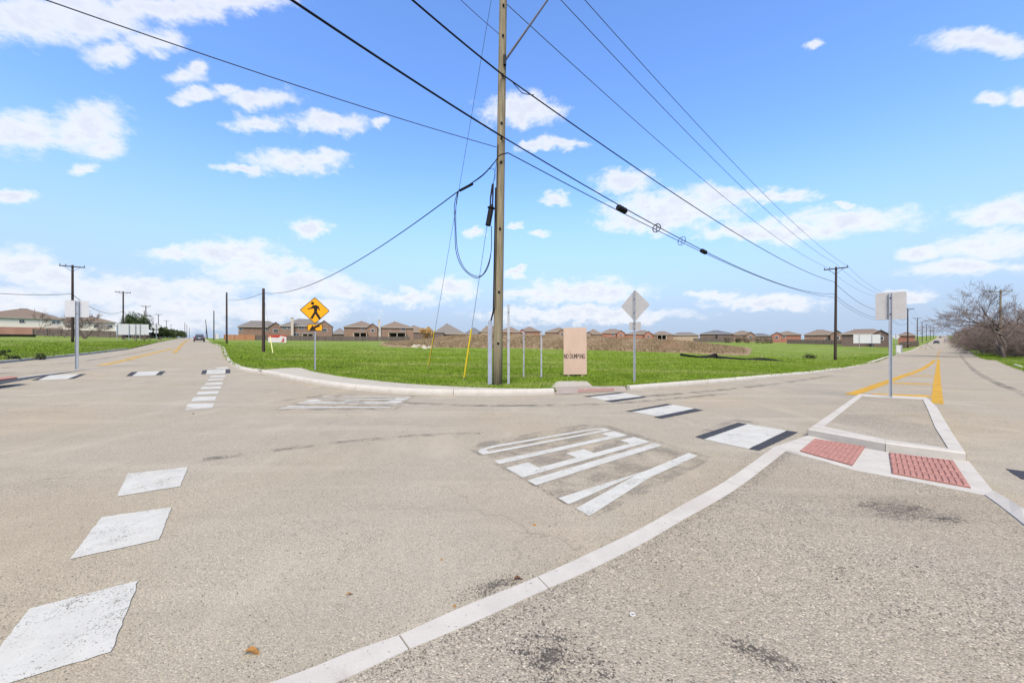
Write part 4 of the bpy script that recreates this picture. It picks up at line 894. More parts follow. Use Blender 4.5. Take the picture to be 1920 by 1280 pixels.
P2 = wire('telephone_cable', 'upper of the paired cables that carry the black splice boxes to the right', [c2, e2, polept(1, 7.6), polept(2, 7.6)], [1.4, 1.3, 1], .021)
c2b = W(953, 287, pf); P2b = wire('telephone_cable', 'lower of the paired cables that carry the black splice boxes to the right', [c2b, e2b, polept(1, 7.2), polept(2, 7.2)], [1.0, 1.3, 1], .016)
wire('telephone_cable', 'thick single cable from the corner pole down to the crossarm pole on the right', [c3, e3, polept(1, 9.0), polept(2, 8.8), polept(3, 8.8)], [.95, 1.4, 1.2, 1], .023)
ends = [(W(950, 8, pf), W(1548, 500, 50.3), -1.15, 'lowest of the three bare power wires crossing the sky to the right'), (PB + a1 + Vector((.05, 0, .1)), W(1567, 494, 50), 0, 'middle of the three bare power wires, from the metal standoff arm'), (W(1012, -95, pf - .3), W(1589, 499, 49.6), 1.15, 'topmost of the three bare power wires crossing the sky to the right')]
for a, b, off, lb in ends:
    wire('power_line', lb, [a, b] + [polept(i, RP[i][1] - .1, off) for i in (1, 2, 3, 4)], [1.05, 1.0, .9, 1, .8], .0135, M_wire, 'power line')
s0 = W(938, 66, pf + .2); wire('power_line', 'short faint wire leaving the top of the corner pole to the upper left', [back_to(s0, 870, 0), s0], [.1], .009, M_wire, 'power line')
lc = W(135, 551, 54.5); wire('telephone_cable', 'sagging cable slung between the crossarm poles on the left', [W(-420, 470, 40), lc, W(231, 583, 84.8), W(273, 600, 127)], [1.6, 1.5, 1.2], .035)
# drop cable to the left with its sleeve
b1 = W(494, 549, 37.4); b2 = W(425.5, 562, 65.8); arch = [W(953, 287, pf), W(945, 288.5, pf - .05), W(936, 292, pf - .1), W(926, 306, pf - .12), W(906, 328, pf + .2)]
mb = MB(); mb.tube(smooth_line(arch + [W(885, 343, pf + .6), W(860, 358, pf + 1.0)], .05), .019, 6); n = 30; a = W(860, 358, pf + 1.0)
mb.tube([a.lerp(b1, i / n) - Vector((0, 0, 4 * 1.15 * (i / n) * (1 - i / n))) for i in range(n + 1)], .019, 6); mb.tube([b1.lerp(b2, i / n) - Vector((0, 0, 4 * .35 * (i / n) * (1 - i / n))) for i in range(n + 1)], .02, 6)
dc = mb.build('telephone_cable', M_cable, None, label='cable curving over the corner pole and sagging left to the plain dark pole', cat='cable', smooth=True)
mb = MB(); s1, s2 = W(861, 358, pf + .95), W(887, 344.5, pf + .55); mb.tube([s1, s1.lerp(s2, .05), s1.lerp(s2, .95), s2], [.02, .045, .045, .02], 8); mb.tube(smooth_line([W(858, 360, pf + 1), W(880, 346, pf + .6), W(906, 327, pf + .2), W(924, 308, pf)], .1), .013, 6); mb.build('splice_sleeve', M_iron, dc)
# slack loop and splice closure hanging beside the pole
mb = MB()
for k_, (dx, w_) in enumerate(((0, 0), (3, -3))):
    mb.tube(smooth_line([W(858 + dx * .3, 360, pf + .9), W(852 + dx, 385, pf + .8), W(853 + dx * .6, 425, pf + .6), W(855 + dx, 470, pf + .5), W(866 + dx, 500, pf + .4), W(885, 518 + w_, pf + .3), W(899 + dx, 520 + w_, pf + .2), W(914 - dx * .2, 503 + w_, pf + .1), W(921, 470, pf), W(921.5, 424, pf - .05)], .06), .0125, 6)
mb.build('slack_cable_loop', M_cable, None, label='long slack loop of black cable hanging left of the corner pole', cat='cable loop', smooth=True)
root = empty('splice_closure', W(918, 424, pf - .05), 0, 'black cylindrical splice closure hung beside the corner pole', 'splice closure'); base = Vector(root.location)
t_, b_ = W(921.5, 387, pf - .05) - base, W(915, 423, pf - .05) - base
mb = MB(); mb.tube([b_, b_.lerp(t_, .03), b_.lerp(t_, .06), b_.lerp(t_, .93), t_], [.08, .098, .088, .088, .08], 14); mb.build('canister', M_iron, root, smooth=False)
mb = MB(); mb.tube([b_.lerp(t_, .9), b_.lerp(t_, .93)], .125, 14); mb.tube([t_, t_.lerp(b_, -.08)], .06, 10); mb.build('clamp_collar', M_iron, root)
for dx in (-2, 2):
    mb = MB(); mb.tube(smooth_line([W(921.5 + dx, 388, pf - .05) - base, W(922 + dx, 370, pf - .04) - base, W(924 + dx * .3, 345, pf - .03) - base], .05), .026, 7); mb.build('lead', M_cable, root)
mb = MB(); mb.tube(smooth_line([W(924, 345, pf - .03) - base, W(928.5, 330, pf - .1) - base, W(925, 316, pf - .1) - base, W(916, 318, pf) - base], .05), .008, 6); mb.build('hanger', M_cable, root)
# fittings on the paired cables
def at_px(P, px_):
    for p, q in zip(P, P[1:]):
        a, b = pxof(p), pxof(q)
        if a <= px_ <= b: return p.lerp(q, (px_ - a) / (b - a)), (q - p).normalized()
for px_, ln, rd, lb in ((1165, .62, .13, 'larger black splice box on the paired cables, nearer the corner pole'), (1319, .62, .12, 'black splice box farther along the paired cables')):
    p, d = at_px(P2, px_); q, _ = at_px(P2b, px_); c = p.lerp(q, .45); root = empty('splice_box', c, 0, lb, 'splice box'); mb = MB(); mb.tube([-d * ln / 2, -d * (ln / 2 - .03), d * (ln / 2 - .03), d * ln / 2], [rd * .8, rd, rd, rd * .8], 12); mb.build('casing', M_iron, root)
    for s in (-.2, 0, .2): mb = MB(); mb.tube([d * (s - .02), d * (s + .02)], rd * 1.08, 12); mb.build('rib', M_iron, root)
for px_, lb in ((1231, 'black cable storage ring on the paired cables, nearer the corner pole'), (1278, 'thin cable storage ring farther along the paired cables')):
    p, d = at_px(P2, px_); q, _ = at_px(P2b, px_); c = p.lerp(q, .5); root = empty('cable_storage_ring', c, 0, lb, 'cable ring'); up = Vector((0, 0, 1)); rr = .26 if px_ == 1231 else .30
    sd_ = d.cross(up).normalized(); loop = [d * rr * 1.15 * math.cos(a) + (up * .62 + sd_ * .5) * rr * math.sin(a) for a in [2 * math.pi * i / 20 for i in range(21)]]
    mb = MB(); mb.tube(loop, .022 if px_ == 1231 else .014, 6, False); mb.build('hoop', M_cable, root)
    for i in (2, 7): mb = MB(); mb.tube([loop[i], loop[i + 10]], .015 if px_ == 1231 else .009, 6); mb.build('spoke', M_cable, root)
p, d = at_px(wire('drip_loop', 'small drip loop of cable hanging under the upper thick cable by the pole', [W(958, 151, pf), W(978, 174, pf + .3), W(1001, 178, pf + .9)], [.0, .02], .012), 980) or (None, None)
# guy wires with yellow guards
def guy(label, top, foot, gpx, D0):
    root = empty('guy_wire', foot, 0, label, 'guy wire'); t = top - foot; mb = MB(); mb.tube([Vector((0, 0, -.1)), t], .0085, 6); mb.build('strand', M_wire, root)
    k_ = gpx; mb = MB(); mb.tube([t * .012, t * .02, t * k_, t * (k_ + .003)], [.028, .032, .032, .02], 8); mb.build('guard_tube', M_guard, root); mb = MB(); mb.tube([(0, 0, -.15), t * .012], .02, 6); mb.build('anchor_rod', M_galv, root)
f1 = G(802.5, 693, .13); guy('long guy wire with a yellow guard, the left one of two by the corner pole', W(933, -70, PD + .1), f1, .135, 0)
f2 = G(869.5, 713, .13); guy('guy wire with a yellow guard, the one nearer the corner pole', W(934, 283, PD), f2, .24, 0)
f3 = G(512, 664, .13); root = empty('guy_wire', f3, 0, 'pale guy guard leaning beside the plain dark pole left of the pedestrian sign', 'guy wire'); mb = MB(); t = W(495.5, 560, 37.5) - f3; mb.tube([Vector(), t], .008, 5); mb.build('strand', M_wire, root); mb = MB(); mb.tube([t * .02, t * .3], .04, 6); mb.build('guard_tube', material('faded_yellow_guard', (.6, .58, .25), .6), root)

# ------------------------------------------------------------------ signs and posts
def uprod(mb, x, y, z0, z1, w_=.05):          # galvanised U-channel post
    mb.box((x, y, (z0 + z1) / 2), (w_, .012, z1 - z0)); mb.box((x - w_ / 2, y - .014, (z0 + z1) / 2), (.01, .03, z1 - z0)); mb.box((x + w_ / 2, y - .014, (z0 + z1) / 2), (.01, .03, z1 - z0))
def rrect(w_, h_, r_, cz):
    out = []
    for cx, cy, a0_ in ((w_ / 2 - r_, h_ / 2 - r_, 0), (-w_ / 2 + r_, h_ / 2 - r_, 90), (-w_ / 2 + r_, -h_ / 2 + r_, 180), (w_ / 2 - r_, -h_ / 2 + r_, 270)):
        for k_ in range(4): a = R(a0_ + 30 * k_); out.append((cx + r_ * math.cos(a), cz + cy + r_ * math.sin(a)))
    return out[::-1]
def diam(s, r_, cz):
    q = rrect(s, s, r_, 0); c = math.sqrt(.5); return [((x - z) * c, (x + z) * c + cz) for x, z in q]
# pedestrian crossing sign: local -y faces the viewer
sp = G(590.5, 694, .14); fy = -math.atan2(sp.x, sp.y); sD = sp.y; dd = 50 * sD / F
root = empty('pedestrian_sign', sp, fy, 'amber diamond pedestrian sign with an arrow plaque below it on a thin post', 'road sign'); zt = (694 - 557) * sD / F; cz = zt - dd / 2
mb = MB(); uprod(mb, 0, .02, -.3, zt - .1, .055); mb.build('post', M_galv, root)
mb = MB(); mb.plate(diam(dd / math.sqrt(2), .05, cz), -.012, -.006); bd = mb.build('diamond_panel', M_ink, root)
mb = MB(); mb.plate(diam(dd / math.sqrt(2) - .055, .04, cz), -.016, -.0125); mb.build('amber_face', M_orange, bd)
def fig(parts, y, cz, s, name, par):
    mb = MB()
    for k_, poly in enumerate(parts): mb.plate([(x * s, cz + z * s) for x, z in poly], y - .0003 * k_, y + .002)
    mb.build(name, M_ink, par)
head = [(-.12 + .085 * math.cos(a), .36 + .085 * math.sin(a)) for a in [2 * math.pi * i / 12 for i in range(12)]]
fig([head, [(-.10, .25), (.06, .27), (.17, .18), (.12, .0), (.10, -.12), (-.04, -.12), (-.06, .08)], [(-.10, .25), (-.06, .08), (-.14, .06), (-.36, .0), (-.38, .05), (-.2, .12)], [(.06, .27), (.2, .2), (.26, -.02), (.2, -.04), (.15, .12)],
     [(-.04, -.11), (.08, -.11), (-.12, -.53), (-.24, -.50)], [(.0, -.10), (.10, -.11), (.32, -.50), (.21, -.55), (.02, -.24)]], -.0175, cz + .035, dd / 1.28 * .84, 'walking_figure', bd)
aw, ah = 28 * sD / F * .9, 12.5 * sD / F; za = cz - dd / 2 - .02 - ah / 2
mb = MB(); mb.plate(rrect(aw, ah, .03, za), -.012, -.006); ap = mb.build('arrow_plaque', M_ink, root); mb = MB(); mb.plate(rrect(aw - .045, ah - .045, .02, za), -.016, -.0125); mb.build('amber_face', M_orange, ap)
fig([[(.15, .13), (.20, .06), (.0, -.035), (-.05, .05)], [(-.21, -.12), (.05, -.11), (-.09, .10)]], -.0175, za, aw / .56, 'arrow', ap)
def back_sign(name, label, base, ang, panels, zt, pw=.055, mat=M_alu, post_mat=M_galv):
    root = empty(name, base, ang, label, 'road sign'); mb = MB(); uprod(mb, 0, -.02, -.3, zt, pw); mb.build('post', post_mat, root)
    for k_, (kind, a, b, cz) in enumerate(panels):
        mb = MB(); mb.plate(diam(a, .05, cz) if kind == 'd' else rrect(a, b, .04, cz), .0, .005); pn = mb.build('panel', mat, root)
        for s in (-.3, .3):
            q = MB(); h_ = (a if kind == 'd' else b) * s; q.tube([(0, -.045, cz + h_), (0, .002, cz + h_)], .014, 6); q.build('bolt', M_iron, pn)
    return root
ps = G(1190.5, 718, .13); s_ = ps.y / F
back_sign('diamond_sign', 'diamond sign seen from behind with a small plaque, right of the plywood board', ps, ARM_R, [('d', 60 * s_ / math.sqrt(2), 0, (718 - 573) * s_), ('r', .46, 15 * s_, (718 - 611) * s_)], (718 - 545) * s_, .06)
ps = Gz(1670, 744, .15); s_ = ps.y / F
back_sign('square_sign', 'large square sign seen from behind on the nose of the near island', ps, ARM_R, [('r', .575, 51 * s_, (744 - 573.5) * s_)], (744 - 549) * s_, .055)
ps = G(144.5, 683, .24); s_ = ps.y / F
back_sign('square_sign', 'pale square sign seen from behind on the left-hand island', ps, ARM_L, [('r', .78, 31 * s_, (683 - 579) * s_)], (683 - 564) * s_, .11, M_pale)
ps = gbase(293, 70); back_sign('diamond_sign', 'small white diamond sign seen from behind before the olive hedge', ps, ARM_L, [('d', .95, 0, 2.9), ('r', .6, .55, 1.95)], 3.5, .07, M_pale)
ps = gbase(1680, 74); back_sign('diamond_sign', 'small pale diamond sign seen from behind, right of the island sign post', ps, ARM_R, [('d', .85, 0, 3.4)], 4.0, .07, M_pale)
def steel_post(label, px_, y0, y1, w_, D=None):
    b = G(px_, y1, .13); root = empty('steel_post', b, -math.atan2(b.x, b.y), label, 'post'); h_ = (y1 - y0) * b.y / F; mb = MB(); uprod(mb, 0, 0, -.3, h_, w_); mb.build('channel', M_galv, root)
    for k_ in (.25, .55, .9): q = MB(); q.tube([(0, -.03, h_ * k_), (0, .01, h_ * k_)], .012, 6); q.build('bolt', M_iron, root)
    return b, h_
steel_post('bare steel sign post standing edge on beside the corner pole', 953.5, 570, 721, .07)
q1 = steel_post('short steel post, left one of a pair right of the corner pole', 982, 620, 708, .05); q2 = steel_post('short steel post, right one of a pair, nearer the plywood board', 1015, 620, 709, .05)
mb = MB(); mb.tube([q1[0] + Vector((0, -.03, q1[1] - .03)), q2[0] + Vector((0, -.03, q2[1] - .03))], .011, 6); mb.build('tie_wire', M_wire, None, label='thin wire strung between the tops of the two short steel posts', cat='wire')
# NO DUMPING board
nb = G(1078.5, 708, .13); s_ = nb.y / F; root = empty('no_dumping_board', nb, 0, 'tan plywood board hand lettered NO DUMPING on two short stakes', 'board'); z0, z1 = (708 - 702) * s_, (708 - 614) * s_; bw = 43.5 * s_
mb = MB(); mb.plate([(-bw / 2, z0), (bw / 2, z0 + .01), (bw / 2 - .015, z1), (bw / 2 - .07, z1 + .004), (-bw / 2 - .005, z1 - .012)], -.012, .006); pl = mb.build('panel', M_ply, root)
for px_, e in ((-.27, .0), (.29, .02)): mb = MB(); mb.box((px_, .035, z0 / 2 + .25), (.085, .04, z0 + 1.1)); mb.build('stake', M_stake, root)
GL = {'N': [[(0, 0), (0, 1), (1, 0), (1, 1)]], 'O': [[(.15, 0), (0, .2), (0, .8), (.2, 1), (.8, 1), (1, .8), (1, .2), (.8, 0), (.15, 0)]], 'D': [[(0, 0), (0, 1), (.65, 1), (1, .7), (1, .25), (.6, 0), (0, 0)]], 'U': [[(0, 1), (0, .15), (.25, 0), (.8, 0), (1, .15), (1, 1)]],
      'M': [[(0, 0), (0, 1), (.5, .4), (1, 1), (1, 0)]], 'P': [[(0, 0), (0, 1), (.8, 1), (1, .8), (.9, .5), (0, .45)]], 'I': [[(.5, 0), (.5, 1)]], 'G': [[(1, .85), (.8, 1), (.2, 1), (0, .75), (0, .2), (.25, 0), (.8, 0), (1, .2), (1, .45), (.6, .45)]]}
zl = (708 - 671.5) * s_; lh = 7.6 * s_; x = -bw / 2 + .022; cw = .066
for ch in 'NO DUMPING':
    if ch == ' ': x += .05; continue
    mb = MB(); w_ = cw if ch != 'I' else cw * .4
    for st in GL[ch]:
        for k_, (a, b) in enumerate(zip(st, st[1:])):
            A_, B2 = Vector((x + a[0] * w_, zl + a[1] * lh)), Vector((x + b[0] * w_, zl + b[1] * lh)); d = (B2 - A_).normalized() * .0105; n_ = Vector((-d.y, d.x))
            mb.plate([tuple(A_ - d - n_), tuple(B2 + d - n_), tuple(B2 + d + n_), tuple(A_ - d + n_)], -.0135 - .0002 * k_, -.012)
    mb.build('painted_letter', M_ink, pl); x += w_ + .028
mb = MB()
for k_ in range(7): mb.plate([(-.25 + .02 * math.sin(k_ * 2), zl + .14 + k_ * .025), (-.17 + .02 * math.cos(k_ * 3), zl + .14 + k_ * .025), (-.17, zl + .155 + k_ * .025), (-.24, zl + .155 + k_ * .025)], -.0132 - k_ * .0001, -.012)
mb.build('smudge', material('brown_smudge', (.40, .28, .2), .9), pl)
# wide white boards, banner, small signs far off
def wide_board(label, base, ang, w_, z0, z1, posts, mat=M_pale):
    root = empty('sign_board', base, ang, label, 'sign board'); n = 3
    for k_ in range(n):
        mb = MB(); h_ = (z1 - z0) / n; mb.box((0, 0, z0 + h_ * (k_ + .5)), (w_, .03, h_ - .012)); mb.build('panel', mat, root)
    for x in posts: mb = MB(); mb.box((x * w_, -.08, z1 / 2 - .2), (.07, .08, z1 + .3)); mb.build('post', M_galv, root)
    return root
b = gbase(249, 75); wide_board('long white sign board on posts beside the left-hand road', b, ARM_L, 4.6, (645 - 624.5) * 75 / F * .55, (645 - 610) * 75 / F * .9, (-.48, -.12, .08, .22))
b = gbase(1625, 98); wide_board('wide white board behind the crossarm pole on the right', b, -math.atan2(b.x, b.y), 70 * 98 / F * .47 * 1.12, CAM_H + (640 - 643.5) * 98 / F - b.z, CAM_H + (640 - 627) * 98 / F - b.z, (-.27, .2))
b = gbase(1686, 72); wide_board('small white post sign right of the square island sign', b, -math.atan2(b.x, b.y), .85, .35, 1.75, (-.47, .47))
b = gbase(1825, 95); wide_board('small white sign on two posts before the brush on the right', b, -math.atan2(b.x, b.y), .75, 1.7, 2.6, (-.35, .35))
b = gbase(407, 140); wide_board('small white notice beside the plain pole on the left-hand road', b, -math.atan2(b.x, b.y), 1.5, .3, 2.2, (-.4, .4))
b = gbase(520, 80); root = empty('banner', b, -math.atan2(b.x, b.y), 'red and white banner on stakes before the grey fence', 'banner'); bw = 3.3; z0, z1 = .25, 1.85
mb = MB(); mb.plate([(-bw / 2, z0), (bw / 2, z0 - .05), (bw / 2, z1), (-bw / 2, z1 - .04)], -.01, .01); sh = mb.build('sheet', M_banner, root)
mb = MB(); mb.plate([(-bw / 2, z1 - .5), (0.2, z1 - .62), (.6, z1 - .2), (bw / 2, z1 - .45), (bw / 2, z1 - .01), (-bw / 2, z1 - .05)], -.014, -.011); mb.plate([(bw * .18, z0 + .1), (bw * .36, z0 + .05), (bw * .40, z0 + .75), (bw * .27, z0 + .95), (bw * .3, z0 + .5)], -.0142, -.011); mb.build('print', M_red, sh)
for x in (-bw / 2, bw / 2): mb = MB(); mb.box((x, .03, .9), (.05, .05, 2.1)); mb.build('stake', M_stake, root)
# silt fence sagging along the right of the field
SP = [(1277, 667, .3), (1290, 669, .25), (1310, 671, .22), (1330, 671.5, .3), (1343, 672, .62), (1346, 672.5, .3), (1375, 673.5, .2), (1400, 675, .16), (1430, 676, .3), (1450, 676.5, .18), (1472, 677.5, .05)]
p0 = G(1277, 667, .13); root = empty('silt_fence', p0, 0, 'collapsed strip of black silt fence lying across the right of the field', 'silt fence'); mb = MB(); k_ = 0
for px_, py_, hh in SP:
    p = G(px_, py_, .13) - p0; mb.v += [tuple(p), tuple(p + Vector((random.uniform(-.1, .1), .12, hh))), tuple(p + Vector((0, .3, .02)))]
for i in range(len(SP) - 1): a = 3 * i; mb.f += [(a, a + 3, a + 4, a + 1), (a + 1, a + 4, a + 5, a + 2)]
mb.build('fabric', M_silt, root)
for i in (0, 4, 8): p = G(SP[i][0], SP[i][1], .13) - p0; mb = MB(); mb.box((p.x, p.y + .12, p.z + .25), (.04, .04, .75)); mb.build('stake', M_stake, root)

# ------------------------------------------------------------------ trees and brush
def grow(tr, tw, p, d, ln, rad, depth, rnd, up, minr, maxd, spread):
    seg = 3; pts = [p]; q = p; dd_ = d
    for i in range(seg):
        dd_ = (dd_ + Vector((rnd.gauss(0, .16), rnd.gauss(0, .16), rnd.gauss(0, .1) + up))).normalized(); q = q + dd_ * ln / seg; pts.append(q)
    rr = [max(minr, rad * (1 - .42 * i / seg)) for i in range(seg + 1)]; (tr if depth < 2 else tw).tube(pts, rr, 6 if depth < 1 else (4 if depth < 3 else 3), False)
    if depth >= maxd: return
    for k_ in range(rnd.choice((2, 3, 3)) + (1 if depth >= 1 else 0)):
        i = rnd.choice((1, 2, 3, 3)); ax = Vector((rnd.gauss(0, 1), rnd.gauss(0, 1), rnd.gauss(0, .7))).normalized(); nd_ = (dd_ + ax * spread).normalized()
        grow(tr, tw, pts[i], nd_, ln * rnd.uniform(.6, .85), rr[i] * .62, depth + 1, rnd, up, minr, maxd, spread)
def bare_tree(name, label, base, limbs, seed, minr, maxd=5, up=.03, spread=.75, rz=0, cat='tree', group=None):
    rnd = random.Random(seed); tr, tw = MB(), MB()
    for p, d, ln, rad in limbs: grow(tr, tw, Vector(p), Vector(d).normalized(), ln, rad, 0, rnd, up, minr, maxd, spread)
    root = empty(name, base, rz, label, cat, group); tr.build('trunk', M_bark, root, smooth=True); tag(tw.build('branches', M_twig, root), kind='stuff' if cat == 'shrub' else None); return root
b = gbase(158, 78); bare_tree('bare_tree', 'leafless spreading tree behind the square sign on the left', b, [((0, 0, -.2), (.15, 0, 1), 2.6, .2), ((.1, 0, 0), (-.6, .1, .8), 2.5, .16), ((.1, 0, 0), (.8, -.1, .75), 2.6, .15)], 5, .018, 5, .01, .7)
b = gbase(65, 100); bare_tree('bare_tree', 'small leafless tree in front of the cream house', b, [((0, 0, -.2), (0, 0, 1), 2.4, .12)], 8, .022, 4, .08, .6)
b = gbase(100, 84); bare_tree('bare_shrub', 'low tangle of bare brush left of the spreading leafless tree', b, [((x * .8, 0, -.2), (x * .4, 0, 1), 1.1, .05) for x in (-2, -1, 0, 1, 2)], 18, .016, 3, .0, .8, cat='shrub')
b = gbase(1884, 55); limbs = [((0, 0, -.3), (.1, 0, 1), 2.8, .26), ((0, 0, 2.2), (-.3, .1, 1), 2.4, .17), ((-.2, 0, 3.4), (-1, -.1, .6), 2.8, .13), ((-.5, 0, 4.2), (-1, .1, .35), 3.1, .13), ((.1, 0, 2.8), (.5, .1, 1), 2.4, .14), ((-.4, 0, 4.4), (-.9, 0, .8), 2.7, .11), ((-2.4, 0, 5.3), (-1, .2, .12), 2.4, .09)]
bare_tree('bare_tree', 'big leafless tree arching its branches over the right-hand road', b, limbs, 12, .010, 5, .03, .62, rz=-math.atan2(b.x, b.y))
protos = []
for s in range(3):
    rnd = random.Random(30 + s); tr, tw = MB(), MB()
    for i in range(9): grow(tr, tw, Vector((rnd.uniform(-1.5, 1.5), rnd.uniform(-1, 1), -.2)), Vector((rnd.gauss(0, .5), rnd.gauss(0, .5), 1)).normalized(), rnd.uniform(1.3, 2.0), .06, 1, rnd, .02, .0085, 5, .8)
    protos.append((tr.mesh('stems'), tw.mesh('twigs')))
k_ = 0; BR = []
for s in np.geomspace(108, 350, 20): BR += [(s + random.uniform(-3, 3), 7.0 + random.uniform(-.4, .7), random.uniform(1.15, 1.5)), (s + random.uniform(-4, 4), 10.5 + random.uniform(-1, 1.2), random.uniform(1.6, 2.1))]
BR += [(90, 7.9, 1.0), (98, 8.4, 1.1), (80, 9.5, 1.4), (88, 9.8, 1.3), (95, 10.5, 1.5), (102, 9.2, 1.3), (104, 13, 1.7), (92, 14, 1.7)]
for s, p_, sc_ in BR:
    b = RRd(s, p_); root = empty('bare_shrub', b, random.uniform(0, 6), 'leafless brown shrub in the thicket beside the right-hand road', 'shrub', 'thicket along the right-hand road'); root.scale = (sc_, sc_, sc_ * 1.05)
    a, c = protos[k_ % 3]; k_ += 1; link('stems', a, M_bark, root); link('twigs', c, M_twig, root)
def leafy(name, label, base, w_, h_, n, seed, mat, trunk=.25, leaf=.3, group=None, low=.15, cat='tree'):
    g = np.random.default_rng(seed); root = empty(name, base, 0, label, cat, group); rnd = random.Random(seed); tr, tw = MB(), MB()
    for i in range(4): grow(tr, tw, Vector((rnd.uniform(-.2, .2) * w_, 0, -.2)), Vector((rnd.gauss(0, .3), rnd.gauss(0, .3), 1)).normalized(), h_ * .4, trunk * .6, 0, rnd, .05, .02, 2, .6)
    tr.add(tw.v, tw.f); tr.build('trunk', M_bark, root)
    nc = max(8, int(n / 170)); C = g.normal(0, 1, (nc, 3)); C /= np.linalg.norm(C, axis=1)[:, None]; C *= g.uniform(.35, 1, nc)[:, None] ** .6; C = C * [w_ / 2 * .78, w_ / 2 * .78, h_ * (1 - low) / 2 * .78] + [0, 0, h_ * (low + (1 - low) / 2)]
    cr = g.uniform(.13, .26, nc) * w_; idx = g.integers(0, nc, n); dv = g.normal(0, 1, (n, 3)); dv /= np.linalg.norm(dv, axis=1)[:, None]; P = C[idx] + dv * (cr[idx] * g.uniform(.45, 1.1, n))[:, None]
    P[:, 2] = np.maximum(P[:, 2], .05); u = g.normal(0, 1, (n, 3)); u /= np.linalg.norm(u, axis=1)[:, None]; v = np.cross(u, dv + g.normal(0, .5, (n, 3))); v /= np.linalg.norm(v, axis=1)[:, None] + 1e-9; s = leaf * g.uniform(.5, 1.1, n)[:, None]
    Vv = np.stack([P - u * s, P - v * s * .5, P + u * s, P + v * s * .5], 1).reshape(-1, 3); link('crown', fastmesh('crown', Vv, np.arange(n * 4).reshape(-1, 4)), mat, root); return root
leafy('evergreen_tree', 'dense dark evergreen rising behind the long white board', gbase(258, 112), 8.2, 7.6, 5200, 3, M_leafd, .3, .26)
hd = [(297, 118, 3.6, 4.6, 'olive tree just right of the small diamond sign'), (306, 132, 4.2, 4.6, 'olive tree second right of the small diamond sign'), (315, 150, 4.6, 4.3, 'olive tree in the middle of the roadside hedge'), (324, 172, 5, 4.2, 'low olive tree past the middle of the roadside hedge'), (333, 195, 5.4, 4.4, 'low olive tree near the far end of the roadside hedge'), (342, 225, 5.6, 5.0, 'last olive tree at the far end of the roadside hedge')]
for i, (px_, D, w_, h_, lb) in enumerate(hd): leafy('olive_tree', lb, gbase(px_, D), w_, h_, 2200, 40 + i, M_leafl if i % 2 else M_leafd, .15, .26, 'roadside hedge trees', .02)
leafy('golden_shrub', 'golden dry shrub on top of the mound left of the yellow guards', W(798, 632, 96) - Vector((0, 0, .3)), 4.4, 2.9, 2200, 60, M_gold, .08, .2, None, .0, 'shrub')
b = gbase(272, 66); bare_tree('bare_shrub', 'clump of pinkish dead weeds under the long white board', b, [((x * .5, random.uniform(-.5, .5), -.1), (x * .3, 0, 1), .7, .03) for x in (-4, -3, -2, -1, 0, 1, 2, 3)], 19, .014, 3, .0, .6, cat='shrub')
for i, (px_, r_, w_) in enumerate(((1386, 188, 4), (1402, 190, 5), (1424, 186, 5.5), (1440, 188, 4.5), (1364, 192, 4))):
    x, y = wp(px_, r_); leafy('dry_shrub', ('second', 'third', 'fourth', 'rightmost', 'leftmost')[i] + ' of the brown shrubs in the row before the far houses', (x, y, H(x, y) + .1), w_, 3.0, 900, 70 + i, leafmat('dry_shrub_leaves', (.16, .12, .075), (.28, .22, .15)) if i == 0 else bpy.data.materials['dry_shrub_leaves'], .08, .22, 'dry shrubs before the far houses', 0, 'shrub')
for i, (px_, py_) in enumerate(((78, 671), (22, 674), (8, 668))):
    p = G(px_, py_, .11); leafy('weed_clump', ('dark leafy weed clump by the left kerb', 'pale weed clump at the left edge of the picture', 'taller weed at the left edge of the picture')[i], p, .6, (.25, .2, .5)[i], 160, 80 + i, M_leafl, .02, .09, None, 0, 'weed')
p = G(1518, 672, .1); leafy('weed_clump', 'dark weed clump in the grass left of the crossarm pole', p, 1.8, .5, 400, 90, M_leafl, .02, .12, None, 0, 'weed')

